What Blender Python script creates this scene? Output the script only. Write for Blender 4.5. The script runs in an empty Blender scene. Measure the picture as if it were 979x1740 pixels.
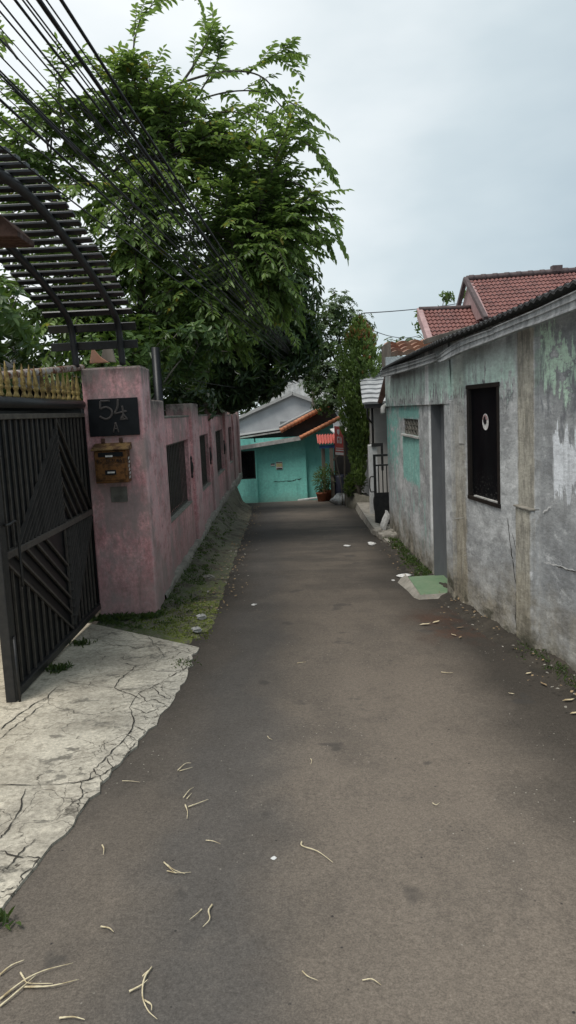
import bpy, math, random
from mathutils import Vector, Matrix
random.seed(7)
R = random.random
def U(a, b): return a + (b - a) * random.random()
sc = bpy.context.scene
COL = sc.collection
PI = math.pi

# ------------------------------------------------------------------ helpers
def lerp(a, b, t): return a + (b - a) * t
GY = [-10, 0, 2, 5, 9, 12, 16, 19, 22, 27, 40, 90]
GZ = [.1, .0, .0, -.06, -.2, -.28, -.42, -.65, -.95, -1.3, -1.6, -2]
def interp(x, xs, ys):
    if x <= xs[0]: return ys[0]
    for i in range(len(xs) - 1):
        if x <= xs[i + 1]:
            return lerp(ys[i], ys[i + 1], (x - xs[i]) / (xs[i + 1] - xs[i]))
    return ys[-1]
def gz(y): return interp(y, GY, GZ)

def catmull(pts, n=6):
    pts = [Vector(p) for p in pts]
    if len(pts) < 3:
        return [pts[0].lerp(pts[-1], i / n) for i in range(n + 1)]
    P = [pts[0] * 2 - pts[1]] + pts + [pts[-1] * 2 - pts[-2]]
    out = []
    for i in range(1, len(P) - 2):
        p0, p1, p2, p3 = P[i - 1], P[i], P[i + 1], P[i + 2]
        for k in range(n):
            t = k / n
            out.append(0.5 * ((2 * p1) + (p2 - p0) * t + (2 * p0 - 5 * p1 + 4 * p2 - p3) * t * t + (3 * p1 - p0 - 3 * p2 + p3) * t ** 3))
    out.append(pts[-1].copy())
    return out

WLOC = {}
class MB:
    def __init__(s): s.v = []; s.f = []; s.mi = []; s.tint = []; s.sm = []
    def add(s, vs, fs, mi=0, tint=0.5, sm=False):
        o = len(s.v); s.v.extend([tuple(p) for p in vs])
        for f in fs:
            s.f.append([i + o for i in f]); s.mi.append(mi); s.tint.append(tint); s.sm.append(sm)
    def box(s, x0, x1, y0, y1, z0, z1, mi=0):
        s.add([(x0, y0, z0), (x1, y0, z0), (x1, y1, z0), (x0, y1, z0), (x0, y0, z1), (x1, y0, z1), (x1, y1, z1), (x0, y1, z1)],
              [(0, 3, 2, 1), (4, 5, 6, 7), (0, 1, 5, 4), (1, 2, 6, 5), (2, 3, 7, 6), (3, 0, 4, 7)], mi)
    def obox(s, c, ax, ay, az, mi=0):
        c, ax, ay, az = Vector(c), Vector(ax), Vector(ay), Vector(az)
        vs = [c + ax * i + ay * j + az * k for k in (-1, 1) for j in (-1, 1) for i in (-1, 1)]
        s.add(vs, [(0, 2, 3, 1), (4, 5, 7, 6), (0, 1, 5, 4), (1, 3, 7, 5), (3, 2, 6, 7), (2, 0, 4, 6)], mi)
    def bar(s, p, q, w, d, up=(0, 0, 1), mi=0):
        p, q = Vector(p), Vector(q); z = (q - p); L = z.length; z.normalize()
        x = z.cross(Vector(up))
        if x.length < 1e-4: x = z.cross(Vector((1, 0, 0)))
        x.normalize(); y = x.cross(z)
        s.obox((p + q) / 2, x * w / 2, y * d / 2, z * L / 2, mi)
    def tube(s, pts, r, n=6, mi=0, caps=True, sm=True):
        pts = [Vector(p) for p in pts]; N = len(pts)
        rs = r if isinstance(r, (list, tuple)) else [r] * N
        o = len(s.v); prev = None
        for i, p in enumerate(pts):
            t = (pts[min(i + 1, N - 1)] - pts[max(i - 1, 0)])
            if t.length < 1e-9: t = Vector((0, 0, 1))
            t.normalize()
            if prev is None:
                a = Vector((0, 0, 1)) if abs(t.z) < .9 else Vector((1, 0, 0))
                x = t.cross(a).normalized()
            else:
                x = (prev - t * prev.dot(t)); x = x.normalized() if x.length > 1e-6 else t.orthogonal().normalized()
            prev = x; y = t.cross(x)
            for k in range(n):
                a = 2 * PI * k / n
                s.v.append(tuple(p + (x * math.cos(a) + y * math.sin(a)) * rs[i]))
        for i in range(N - 1):
            for k in range(n):
                k2 = (k + 1) % n
                s.f.append([o + i * n + k, o + i * n + k2, o + (i + 1) * n + k2, o + (i + 1) * n + k]); s.mi.append(mi); s.tint.append(.5); s.sm.append(sm)
        if caps:
            s.f.append([o + k for k in reversed(range(n))]); s.mi.append(mi); s.tint.append(.5); s.sm.append(False)
            s.f.append([o + (N - 1) * n + k for k in range(n)]); s.mi.append(mi); s.tint.append(.5); s.sm.append(False)
    def lathe(s, c, prof, n=12, mi=0):
        c = Vector(c); s.tube_z(c, prof, n, mi)
    def tube_z(s, c, prof, n, mi):
        o = len(s.v)
        for r, z in prof:
            for k in range(n):
                a = 2 * PI * k / n; s.v.append((c.x + r * math.cos(a), c.y + r * math.sin(a), c.z + z))
        for i in range(len(prof) - 1):
            for k in range(n):
                k2 = (k + 1) % n
                s.f.append([o + i * n + k, o + i * n + k2, o + (i + 1) * n + k2, o + (i + 1) * n + k]); s.mi.append(mi); s.tint.append(.5); s.sm.append(True)
        s.f.append([o + k for k in reversed(range(n))]); s.mi.append(mi); s.tint.append(.5); s.sm.append(False)
        m = (len(prof) - 1) * n
        s.f.append([o + m + k for k in range(n)]); s.mi.append(mi); s.tint.append(.5); s.sm.append(False)
    def grid(s, nu, nv, fn, mi=0, sm=True, flip=False):
        o = len(s.v)
        for j in range(nv + 1):
            for i in range(nu + 1): s.v.append(tuple(fn(i / nu, j / nv)))
        for j in range(nv):
            for i in range(nu):
                a = o + j * (nu + 1) + i; q = [a, a + 1, a + nu + 2, a + nu + 1]
                if flip: q.reverse()
                s.f.append(q); s.mi.append(mi); s.tint.append(.5); s.sm.append(sm)
    def prism(s, prof, vec, mi=0):
        vec = Vector(vec); a = [Vector(p) for p in prof]; n = len(a)
        vs = a + [p + vec for p in a]
        fs = [list(range(n))[::-1], [n + i for i in range(n)]] + [[i, (i + 1) % n, n + (i + 1) % n, n + i] for i in range(n)]
        s.add(vs, fs, mi)
    def ribbon(s, pts, w, off=(0, 0, .003), nrm=(0, 0, 1), jag=0.0, mi=0, steps=5):
        # a jagged dark strip lying on a surface
        nrm = Vector(nrm); off = Vector(off); P = []
        for i in range(len(pts) - 1):
            a, b = Vector(pts[i]), Vector(pts[i + 1])
            for k in range(steps): P.append(a.lerp(b, k / steps))
        P.append(Vector(pts[-1])); vs = []
        N = len(P)
        for i, p in enumerate(P):
            t = (P[min(i + 1, N - 1)] - P[max(0, i - 1)]).normalized(); x = t.cross(nrm).normalized()
            ww = w * U(.35, 1.3) * (0.25 if i in (0, N - 1) else 1); q = p + x * U(-jag, jag) + off
            vs += [q - x * ww / 2, q + x * ww / 2]
        s.add(vs, [(2 * i, 2 * i + 1, 2 * i + 3, 2 * i + 2) for i in range(N - 1)], mi)
    def leaf(s, p, d, nrm, L, W, tint, droop=.25, mi=0):
        d = d.normalized(); x = d.cross(nrm)
        if x.length < 1e-4: x = d.orthogonal()
        x.normalize(); n = x.cross(d)
        a = p + d * (L * .35) + n * (W * .12); b = p + d * (L * .72) - n * (L * droop * .35); t = p + d * L - n * (L * droop)
        o = len(s.v)
        for q in (p, a + x * W * .5, b + x * W * .4, t, b - x * W * .4, a - x * W * .5): s.v.append((q.x, q.y, q.z))
        s.f.append([o, o + 1, o + 2, o + 3]); s.f.append([o, o + 3, o + 4, o + 5])
        s.mi += [mi, mi]; s.tint += [tint, tint]; s.sm += [False, False]
    def build(s, name, mats, parent=None, bevel=0, seg=2, tint=False):
        me = bpy.data.meshes.new(name)
        off = WLOC.get(parent, Vector((0, 0, 0))) if parent is not None else Vector((0, 0, 0))
        me.from_pydata([(v[0] - off.x, v[1] - off.y, v[2] - off.z) for v in s.v], [], s.f)
        if not isinstance(mats, (list, tuple)): mats = [mats]
        for m in mats: me.materials.append(m)
        me.polygons.foreach_set('material_index', s.mi); me.polygons.foreach_set('use_smooth', s.sm)
        if tint:
            at = me.attributes.new('tint', 'FLOAT', 'FACE'); at.data.foreach_set('value', s.tint)
        me.update()
        o = bpy.data.objects.new(name, me); COL.objects.link(o)
        WLOC[o] = Vector(off)
        if parent is not None: o.parent = parent
        if bevel:
            b = o.modifiers.new('bevel', 'BEVEL'); b.width = bevel; b.segments = seg; b.limit_method = 'ANGLE'; b.angle_limit = math.radians(40)
        return o

def thing(name, loc, label, cat, group=None):
    o = bpy.data.objects.new(name, None); COL.objects.link(o); o.location = loc
    o.empty_display_size = .1; WLOC[o] = Vector(loc)
    o['label'] = label; o['category'] = cat
    if group: o['group'] = group
    return o
def tag(o, label, cat, group=None, kind=None):
    o['label'] = label; o['category'] = cat
    if group: o['group'] = group
    if kind: o['kind'] = kind
    return o
def struct(o): o['kind'] = 'structure'; return o
def text_part(name, body, size, mat, parent, M, extrude=.002, sx=1.0):
    cu = bpy.data.curves.new(name, 'FONT'); cu.body = body; cu.size = size; cu.extrude = extrude; cu.align_x = 'CENTER'
    t = bpy.data.objects.new('text_source', cu); COL.objects.link(t)
    bpy.context.view_layer.update()
    dg = bpy.context.evaluated_depsgraph_get()
    me = bpy.data.meshes.new_from_object(t.evaluated_get(dg)); bpy.data.objects.remove(t)
    me.transform(Matrix.Diagonal((sx, 1, 1, 1))); me.transform(M)
    me.transform(Matrix.Translation(-WLOC[parent]))
    me.materials.clear(); me.materials.append(mat); me.name = name
    o = bpy.data.objects.new(name, me); COL.objects.link(o); o.parent = parent; WLOC[o] = Vector(WLOC[parent])
    return o

# ------------------------------------------------------------------ node helpers
class NT:
    def __init__(s, name):
        s.m = bpy.data.materials.new(name); s.m.use_nodes = True; s.t = s.m.node_tree; s.t.nodes.clear()
        s.out = s.t.nodes.new('ShaderNodeOutputMaterial')
        g = s.t.nodes.new('ShaderNodeNewGeometry'); s.pos = g.outputs['Position']; s.nor = g.outputs['Normal']
        x = s.n('ShaderNodeSeparateXYZ', {0: s.pos}); s.X, s.Y, s.Z = x.outputs
    def n(s, typ, ins={}, **kw):
        nd = s.t.nodes.new(typ)
        for k, v in kw.items(): setattr(nd, k, v)
        for k, v in ins.items(): s.set(nd.inputs[k], v)
        return nd
    def set(s, sock, v):
        if isinstance(v, bpy.types.NodeSocket): s.t.links.new(v, sock)
        elif isinstance(v, (tuple, list)) and len(v) == 3 and sock.type == 'RGBA': sock.default_value = (*v, 1)
        else: sock.default_value = v
    def math(s, op, a, b=0.0, c=None):
        d = {0: a, 1: b}
        if c is not None: d[2] = c
        return s.n('ShaderNodeMath', d, operation=op).outputs[0]
    def mul(s, a, b): return s.math('MULTIPLY', a, b)
    def addm(s, a, b): return s.math('ADD', a, b)
    def noise(s, scale=5, detail=5, rough=.55, st=(1, 1, 1), off=(0, 0, 0), dist=0):
        v = s.n('ShaderNodeVectorMath', {0: s.pos, 1: st}, operation='MULTIPLY').outputs[0]
        v = s.n('ShaderNodeVectorMath', {0: v, 1: off}, operation='ADD').outputs[0]
        return s.n('ShaderNodeTexNoise', {'Vector': v, 'Scale': scale, 'Detail': detail, 'Roughness': rough, 'Distortion': dist}).outputs[0]
    def rng(s, f, a, b, lo=0.0, hi=1.0): return s.n('ShaderNodeMapRange', {0: f, 1: a, 2: b, 3: lo, 4: hi}, clamp=True).outputs[0]
    def mix(s, f, a, b, mode='MIX'):
        nd = s.n('ShaderNodeMix', {}, data_type='RGBA', blend_type=mode)
        s.set(nd.inputs[0], f); s.set(nd.inputs[6], a); s.set(nd.inputs[7], b); return nd.outputs[2]
    def band(s, v, a, b, f):   # 1 between a and b
        return s.mul(s.rng(v, a - f, a + f), s.rng(v, b - f, b + f, 1, 0))
    def grain(s, col, scale, amt=.45, st=(1, 1, 1), detail=6):
        g = s.rng(s.noise(scale, detail, .78, st), .36, .64, 1 - amt, 1 + amt * .85)
        return s.n('ShaderNodeVectorMath', {0: col, 1: s.n('ShaderNodeCombineXYZ', {0: g, 1: g, 2: g}).outputs[0]}, operation='MULTIPLY').outputs[0]
    def bump(s, h, strength=.3, dist=.02):
        return s.n('ShaderNodeBump', {'Height': h, 'Strength': strength, 'Distance': dist}).outputs[0]
    def pbr(s, col, rough=.85, nrm=None, metal=0.0, spec=.3):
        d = {'Base Color': col, 'Roughness': rough, 'Metallic': metal, 'Specular IOR Level': spec}
        if nrm is not None: d['Normal'] = nrm
        return s.n('ShaderNodeBsdfPrincipled', d).outputs[0]
    def end(s, sh): s.t.links.new(sh, s.out.inputs[0]); return s.m

def simple(name, c1, c2=None, scale=8, st=(1, 1, 1), rough=.8, bump=.25, metal=0.0, spec=.3, lo=.35, hi=.65, fine=60, bd=.01):
    t = NT(name); c2 = c2 or tuple(x * .7 for x in c1)
    n1 = t.noise(scale, 6, .6, st); n2 = t.noise(fine, 3, .6, st)
    col = t.mix(t.rng(n1, lo, hi), c1, c2)
    col = t.mix(t.rng(n2, .3, .75, 0, .35), col, tuple(x * .55 for x in c1))
    return t.end(t.pbr(col, rough, t.bump(t.addm(n1, t.mul(n2, .4)), bump, bd), metal, spec))

# ------------------------------------------------------------------ materials
def mk_road():
    t = NT('road_asphalt')
    big = t.noise(.8, 6, .65, (1, .6, 1)); mid = t.noise(4.5, 8, .72, (1, .75, 1)); fine = t.noise(120, 3, .75); fine2 = t.noise(38, 6, .8); pat = t.noise(1.9, 7, .7, (1, .7, 1), (7, 3, 0))
    col = t.mix(t.rng(big, .40, .60), (.138, .117, .096), (.190, .158, .127))
    wx = t.addm(t.X, t.mul(t.math('SUBTRACT', t.noise(1.5, 5, .6), .5), .6))
    tr = t.band(wx, .1, .95, .25); col = t.mix(t.mul(tr, .7), col, (.215, .178, .142))
    tl = t.band(wx, -.55, -.12, .12); col = t.mix(t.mul(tl, .7), col, (.100, .093, .086))
    col = t.mix(t.rng(pat, .50, .66, 0, .45), col, (.100, .087, .074))
    col = t.mix(t.rng(mid, .52, .72, 0, .4), col, (.09, .077, .066))
    col = t.mix(t.rng(mid, .46, .30, 0, .25), col, (.23, .195, .16))
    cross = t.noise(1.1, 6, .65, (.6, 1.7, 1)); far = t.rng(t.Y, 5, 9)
    col = t.mix(t.mul(far, t.rng(cross, .46, .58, 0, .55)), col, (.075, .068, .06))  # tree shade in bands across the far lane, painted into the asphalt
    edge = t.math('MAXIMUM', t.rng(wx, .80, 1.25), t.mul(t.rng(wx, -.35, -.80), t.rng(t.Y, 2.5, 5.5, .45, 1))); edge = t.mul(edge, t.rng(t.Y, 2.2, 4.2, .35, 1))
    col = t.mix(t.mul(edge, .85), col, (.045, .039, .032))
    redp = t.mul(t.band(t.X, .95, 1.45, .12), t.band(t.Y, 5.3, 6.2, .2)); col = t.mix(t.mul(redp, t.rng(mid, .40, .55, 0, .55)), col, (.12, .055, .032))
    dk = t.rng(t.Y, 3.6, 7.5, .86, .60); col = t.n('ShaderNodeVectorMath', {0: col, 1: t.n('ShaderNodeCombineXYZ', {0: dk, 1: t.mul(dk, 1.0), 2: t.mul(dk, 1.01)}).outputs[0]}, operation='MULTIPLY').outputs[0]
    col = t.grain(col, 55, .20); col = t.grain(col, 150, .26, detail=3)
    spots = t.noise(3.3, 3, .5, off=(3.1, 1.7, 0)); col = t.mix(t.rng(spots, .66, .70, 0, .6), col, (.05, .046, .042))
    vor = t.n('ShaderNodeTexVoronoi', {'Vector': t.pos, 'Scale': 24.0, 'Randomness': 1.0}).outputs[0]
    col = t.mix(t.mul(t.rng(vor, .06, .10, 1, 0), t.rng(pat, .50, .58)), col, (.36, .33, .28))
    vor2 = t.n('ShaderNodeTexVoronoi', {'Vector': t.pos, 'Scale': 15.0, 'Randomness': 1.0}).outputs[0]
    col = t.mix(t.mul(t.rng(vor2, .05, .09, 1, 0), t.rng(mid, .48, .54)), col, (.035, .032, .03))
    h = t.addm(t.mul(fine2, .4), t.addm(t.mul(fine, .7), t.mul(mid, .4)))
    return t.end(t.pbr(col, .88, t.bump(h, .55, .005), 0, .25))
def mk_slab():
    t = NT('slab_concrete')
    n1 = t.noise(2.2, 8, .68); n2 = t.noise(12, 8, .75); n3 = t.noise(90, 3, .7)
    col = t.mix(t.rng(n1, .42, .58), (.54, .49, .40), (.36, .325, .265))
    col = t.mix(t.rng(n2, .52, .64, 0, .65), col, (.24, .21, .165))
    col = t.mix(t.rng(t.noise(4.5, 5, .7, (1, 1.6, 1), (5, 2, 0)), .57, .63, 0, .8), col, (.13, .12, .10))
    col = t.mix(t.rng(n3, .5, .75, 0, .5), col, (.25, .23, .19))
    yel = t.rng(t.X, -1.2, -2.3); col = t.mix(t.mul(yel, .45), col, (.55, .45, .30))
    col = t.mix(t.rng(t.X, -1.02, -.72, 0, .35), col, (.60, .57, .50))
    wv = t.n('ShaderNodeVectorMath', {0: t.n('ShaderNodeTexNoise', {'Vector': t.pos, 'Scale': 6.0, 'Detail': 4.0}).outputs['Color'], 1: (.22, .22, 0)}, operation='MULTIPLY').outputs[0]
    wv = t.n('ShaderNodeVectorMath', {0: wv, 1: t.pos}, operation='ADD').outputs[0]
    ex = t.addm(t.X, t.mul(t.math('ABSOLUTE', t.math('SUBTRACT', t.Y, 4.7)), .16))
    for scl, xa, xb, wd in ((7.0, -.95, -.80, .022), (2.4, -3.2, -.9, .008)):
        vd = t.n('ShaderNodeTexVoronoi', {'Vector': wv, 'Scale': scl}, feature='DISTANCE_TO_EDGE').outputs[0]
        ck = t.mul(t.rng(vd, wd * .4, wd, 1, 0), t.rng(ex, xa, xb)); ck = t.mul(ck, t.rng(n2, .38, .55))
        col = t.mix(t.mul(ck, .85), col, (.05, .043, .035))
    col = t.grain(col, 40, .30)
    return t.end(t.pbr(col, .9, t.bump(t.addm(n2, t.mul(n3, .6)), .5, .008), 0, .2))
def mk_greywall():
    t = NT('weathered_grey_plaster')
    st = t.noise(6, 8, .72, (1, .8, .32)); st2 = t.noise(20, 7, .72, (1, .75, .24)); cl = t.noise(3.0, 9, .70, (1, .42, .9)); fn = t.noise(60, 5, .78, (1, .4, 1)); md = t.noise(12, 8, .72, (1, .36, .8)); sm = t.noise(1.5, 5, .6, (1, .5, 1))
    base = t.mix(t.rng(cl, .42, .58), (.345, .35, .352), (.58, .585, .58))
    base = t.mix(t.rng(st, .53, .68, 0, .35), base, (.235, .235, .235)); base = t.mix(t.rng(sm, .48, .62, 0, .45), base, (.245, .245, .245))
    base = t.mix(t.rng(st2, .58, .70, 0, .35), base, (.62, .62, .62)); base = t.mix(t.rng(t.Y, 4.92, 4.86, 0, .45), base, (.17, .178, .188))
    base = t.mix(t.rng(md, .53, .63, 0, .6), base, (.24, .24, .238))
    base = t.mix(t.rng(md, .44, .34, 0, .65), base, (.70, .70, .70))
    rag = t.mul(t.math('SUBTRACT', st2, .5), 1.3); rag2 = t.mul(t.math('SUBTRACT', md, .5), .5)
    Zr = t.addm(t.Z, rag); Yr = t.addm(t.Y, rag2)
    tq = (.25, .52, .46); mint = (.62, .78, .69)
    up = t.rng(Zr, 1.68, 1.73); upc = t.mix(t.rng(t.addm(t.Z, t.mul(rag2, .4)), 1.78, 2.0), mint, (.50, .53, .53))
    upc = t.mix(t.rng(st, .52, .62, 0, .55), upc, (.28, .29, .30))
    base = t.mix(t.mul(t.mul(up, t.rng(t.Y, 5.15, 5.25)), .95), base, upc)
    dkb = t.mul(t.band(Zr, 1.60, 1.685, .02), t.mul(t.rng(t.Y, 5.15, 5.25), t.rng(md, .46, .54))); base = t.mix(t.mul(dkb, .8), base, (.15, .16, .165))
    slant = t.mul(t.math('SUBTRACT', t.Y, 4.4), -.35)
    mb = t.mul(t.band(t.addm(t.addm(t.Z, t.mul(rag, .9)), slant), 1.60, 1.93, .03), t.rng(t.Y, 4.92, 4.86))
    base = t.mix(t.mul(mb, t.rng(md, .44, .48)), base, (.56, .72, .58))
    mk = t.mul(t.band(t.addm(t.addm(t.Z, rag), slant), 1.40, 1.72, .05), t.rng(t.Y, 4.92, 4.86)); base = t.mix(t.mul(mk, t.rng(st, .46, .54, 0, .7)), base, (.16, .165, .18))
    upn = t.mul(t.rng(t.addm(Zr, slant), 1.86, 1.92), t.rng(t.Y, 4.92, 4.86)); base = t.mix(t.mul(upn, .85), base, t.mix(t.rng(cl, .42, .58), (.26, .275, .285), (.40, .415, .42)))
    fr = t.mul(t.band(t.addm(t.Y, t.mul(rag2, .3)), 8.33, 9.62, .03), t.band(t.addm(t.Z, t.mul(rag, .2)), .70, 1.245, .012)); base = t.mix(t.mul(fr, t.rng(fn, .3, .5, .75, .97)), base, tq)
    fr = t.mul(t.band(Yr, 8.3, 9.9, .06), t.band(t.addm(t.Z, t.mul(rag, .3)), 1.44, 1.585, .02)); base = t.mix(t.mul(fr, .95), base, (.20, .43, .385))
    fr = t.mul(t.rng(Yr, 9.75, 10.2), t.band(Zr, .85, 1.55, .08)); base = t.mix(t.mul(fr, t.rng(md, .42, .5)), base, tq)
    fr = t.mul(t.band(t.Y, 7.6, 11, .2), t.mul(t.rng(st, .54, .59), t.band(t.Z, .1, 1.1, .2))); base = t.mix(t.mul(fr, .75), base, (.36, .55, .50))
    fr = t.band(t.addm(t.Y, t.mul(rag2, .12)), 7.49, 7.70, .02); base = t.mix(t.mul(fr, t.mul(t.rng(t.Z, 0.0, .5), .95)), base, (.85, .86, .85))
    fr = t.mul(t.band(t.addm(t.Y, t.mul(t.math('SUBTRACT', st2, .5), .10)), 4.0, 4.70, .008), t.band(t.addm(t.Z, t.mul(t.math('SUBTRACT', st2, .5), .7)), 1.03, 1.37, .012)); base = t.mix(t.mul(fr, t.rng(md, .34, .42, .4, .97)), base, (.74, .76, .79))
    br = t.mul(t.band(t.addm(t.Y, t.mul(rag2, .12)), 4.915, 5.17, .012), 1.0); brc = t.mix(t.rng(st2, .44, .56), (.42, .39, .32), (.25, .23, .19)); base = t.mix(t.mul(br, .9), base, brc)
    br = t.band(t.addm(t.Y, t.mul(rag2, .25)), 6.22, 6.5, .03); base = t.mix(t.mul(br, t.rng(t.Z, 1.6, .6, .3, .9)), base, t.mix(t.rng(st2, .44, .56), (.40, .36, .28), (.25, .22, .17)))
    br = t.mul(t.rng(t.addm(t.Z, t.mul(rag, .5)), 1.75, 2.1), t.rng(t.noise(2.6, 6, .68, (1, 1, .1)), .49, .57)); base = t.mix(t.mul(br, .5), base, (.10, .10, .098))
    br = t.mul(t.rng(t.noise(3.1, 6, .7, (1, 1.5, .12), (9, 0, 0)), .56, .62), t.rng(t.Z, .2, 1.2)); base = t.mix(t.mul(br, .3), base, (.15, .155, .16))
    hb = t.addm(t.math('SUBTRACT', t.Z, t.mul(t.Y, -.03)), t.mul(t.math('SUBTRACT', cl, .5), 1.2))
    base = t.mix(t.rng(hb, .56, .10, 0, .75), base, t.mix(t.rng(st, .42, .58), (.40, .345, .25), (.23, .195, .145)))
    base = t.mix(t.mul(t.rng(hb, .36, .05, 0, .95), t.rng(md, .46, .56)), base, (.085, .08, .058))
    base = t.grain(base, 55, .15, (1, .38, 1)); base = t.grain(base, 14, .16, (1, .38, .8))
    return t.end(t.pbr(base, .9, t.bump(t.addm(t.mul(cl, .9), t.addm(t.mul(fn, .25), t.mul(md, .7))), .5, .02), 0, .2))
def mk_pink(name='pink_plaster', dirt=1.0):
    t = NT(name)
    cl = t.noise(3.2, 8, .7, (1, .45, 1)); st = t.noise(9, 8, .74, (1, .7, .18)); fn = t.noise(60, 4, .7, (1, .45, 1)); md = t.noise(10, 8, .74, (1, .42, .9))
    col = t.mix(t.rng(cl, .42, .58), (.76, .42, .42), (.55, .275, .28))
    col = t.mix(t.rng(st, .50, .62, 0, .7), col, (.30, .215, .20))
    col = t.mix(t.rng(md, .53, .63, 0, .65), col, (.60, .39, .39))
    col = t.mix(t.rng(md, .46, .37, 0, .5), col, (.33, .20, .19))
    col = t.grain(col, 45, .28, (1, 1, .7))
    edg = t.band(t.X, -1.19, -1.16, .01); col = t.mix(t.mul(edg, t.mul(t.rng(md, .40, .52), .55)), col, (.66, .47, .47))
    rag = t.mul(t.math('SUBTRACT', st, .5), .5)
    top = t.rng(t.addm(t.Z, rag), 1.50, 1.72); low = t.math('LESS_THAN', t.Y, 6.86)
    top = t.math('MAXIMUM', t.mul(top, t.math('GREATER_THAN', t.Y, 6.86)), t.rng(t.addm(t.Z, rag), 1.90, 2.03))
    topc = t.mix(t.rng(md, .42, .58), (.26, .24, .21), (.075, .07, .062))
    col = t.mix(t.mul(top, .9 * dirt), col, topc)
    foot = t.rng(t.addm(t.Z, t.mul(t.math('SUBTRACT', cl, .5), .9)), .5, .0); col = t.mix(t.mul(foot, .55), col, (.28, .22, .205))
    gr = t.rng(t.noise(1.9, 7, .7, (1, .6, .6), (2, 0, 4)), .50, .59); col = t.mix(t.mul(gr, .75), col, (.34, .275, .26))
    far = t.rng(t.Y, 14, 20); col = t.mix(t.mul(far, .55), col, (.25, .19, .175))
    return t.end(t.pbr(col, .9, t.bump(t.addm(cl, t.addm(t.mul(fn, .25), t.mul(md, .5))), .4, .015), 0, .2))
def mk_teal():
    t = NT('teal_paint')
    cl = t.noise(2, 5, .6); fn = t.noise(30, 4, .7); st = t.noise(8, 4, .6, (1, 1, .2))
    col = t.mix(t.rng(cl, .35, .65), (.27, .70, .62), (.21, .60, .53))
    col = t.mix(t.rng(st, .52, .66, 0, .5), col, (.15, .46, .41)); col = t.grain(col, 16, .18)
    col = t.mix(t.rng(fn, .6, .8, 0, .3), col, (.2, .5, .45))
    col = t.mix(t.rng(t.addm(t.Z, t.mul(t.math('SUBTRACT', cl, .5), .5)), -.62, -.9, 0, .6), col, (.2, .32, .27))
    col = t.mix(t.mul(t.rng(t.Z, -.15, .05, 0, .25), 1), col, (.13, .45, .41))
    rt = t.rng(t.X, .52, .58); col = t.mix(t.mul(rt, .4), col, (.12, .40, .37))
    return t.end(t.pbr(col, .75, t.bump(t.addm(cl, t.mul(fn, .3)), .3, .02)))
def mk_leaf(name, dark, light, trans=.35, rough=.42, yellow=None):
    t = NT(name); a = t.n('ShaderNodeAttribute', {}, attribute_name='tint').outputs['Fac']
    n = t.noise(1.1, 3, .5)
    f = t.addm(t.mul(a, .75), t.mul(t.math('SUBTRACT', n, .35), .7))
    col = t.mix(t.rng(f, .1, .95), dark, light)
    if yellow: col = t.mix(t.rng(a, .965, .98), col, yellow)
    p = t.pbr(col, rough, None, 0, .45)
    tr = t.n('ShaderNodeBsdfTranslucent', {'Color': t.mix(.5, col, (.25, .38, .05))}).outputs[0]
    m = t.n('ShaderNodeMixShader', {0: trans, 1: p, 2: tr}).outputs[0]
    return t.end(m)
def mk_tile(name, c1, c2, c3, metal=0):
    t = NT(name); n = t.noise(3, 5, .6); f = t.noise(22, 5, .7); c = t.n('ShaderNodeTexVoronoi', {'Vector': t.pos, 'Scale': 5.0}).outputs['Color']
    cc = t.n('ShaderNodeSeparateColor', {0: c}).outputs[0]
    col = t.mix(cc, c1, c2); col = t.mix(t.rng(n, .48, .7, 0, .7), col, c3); col = t.mix(t.rng(f, .55, .75, 0, .5), col, tuple(x * .5 for x in c3))
    return t.end(t.pbr(col, .8, t.bump(f, .3, .01)))
def mk_rust(name, metalc, rust, thr=.5):
    t = NT(name); n = t.noise(14, 6, .7); f = t.noise(90, 3, .7)
    k = t.rng(n, thr - .05, thr + .08); col = t.mix(k, metalc, rust); col = t.mix(t.rng(f, .55, .8, 0, .5), col, tuple(x * .4 for x in rust))
    return t.end(t.pbr(col, t.rng(n, .4, .6, .45, .85), t.bump(n, .3, .005), .15, .4))
def mk_fascia():
    t = NT('weathered_zinc'); st = t.noise(9, 5, .65, (1, 2.2, .5)); fn = t.noise(40, 4, .7, (1, .3, 2)); b = t.noise(1.6, 4, .6, (1, 1, .3))
    col = t.mix(t.rng(st, .40, .64), (.36, .37, .375), (.17, .175, .18)); col = t.mix(t.rng(fn, .52, .75, 0, .6), col, (.42, .425, .42))
    col = t.mix(t.rng(b, .52, .64, 0, .8), col, (.06, .06, .06))
    return t.end(t.pbr(col, .55, t.bump(fn, .2, .004), .35, .4))
def mk_bank():
    t = NT('mossy_stone'); n = t.noise(5, 6, .65); f = t.noise(40, 5, .7); s = t.noise(9, 4, .6, (1, 1, .3))
    col = t.mix(t.rng(n, .4, .62), (.10, .09, .068), (.26, .245, .205))
    col = t.mix(t.rng(f, .5, .75, 0, .7), col, (.035, .03, .024))
    g = t.rng(t.addm(n, t.mul(t.math('SUBTRACT', f, .5), .7)), .47, .57); g = t.mul(g, t.rng(t.Y, 12, 7, .40, .85))
    mossx = t.mul(t.rng(t.X, -1.05, -.85), t.rng(t.Y, 8.5, 7))
    col = t.mix(g, col, t.mix(mossx, (.055, .08, .02), t.mix(t.rng(f, .4, .6), (.12, .155, .02), (.20, .23, .04))))
    col = t.grain(col, 40, .45)
    return t.end(t.pbr(col, .95, t.bump(t.addm(n, t.mul(f, .7)), .8, .03), 0, .15))
def mk_glass():
    t = NT('dark_window_glass')
    n = t.noise(3, 3, .5, (1, 1, .4)); f = t.noise(50, 4, .8)
    col = t.mix(t.rng(n, .4, .7), (.003, .003, .004), (.009, .010, .011)); col = t.mix(t.mul(t.rng(f, .58, .7), t.rng(t.Z, 1.1, .87, 0, .8)), col, (.3, .3, .28))
    return t.end(t.pbr(col, .30, None, 0, .03))

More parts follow.
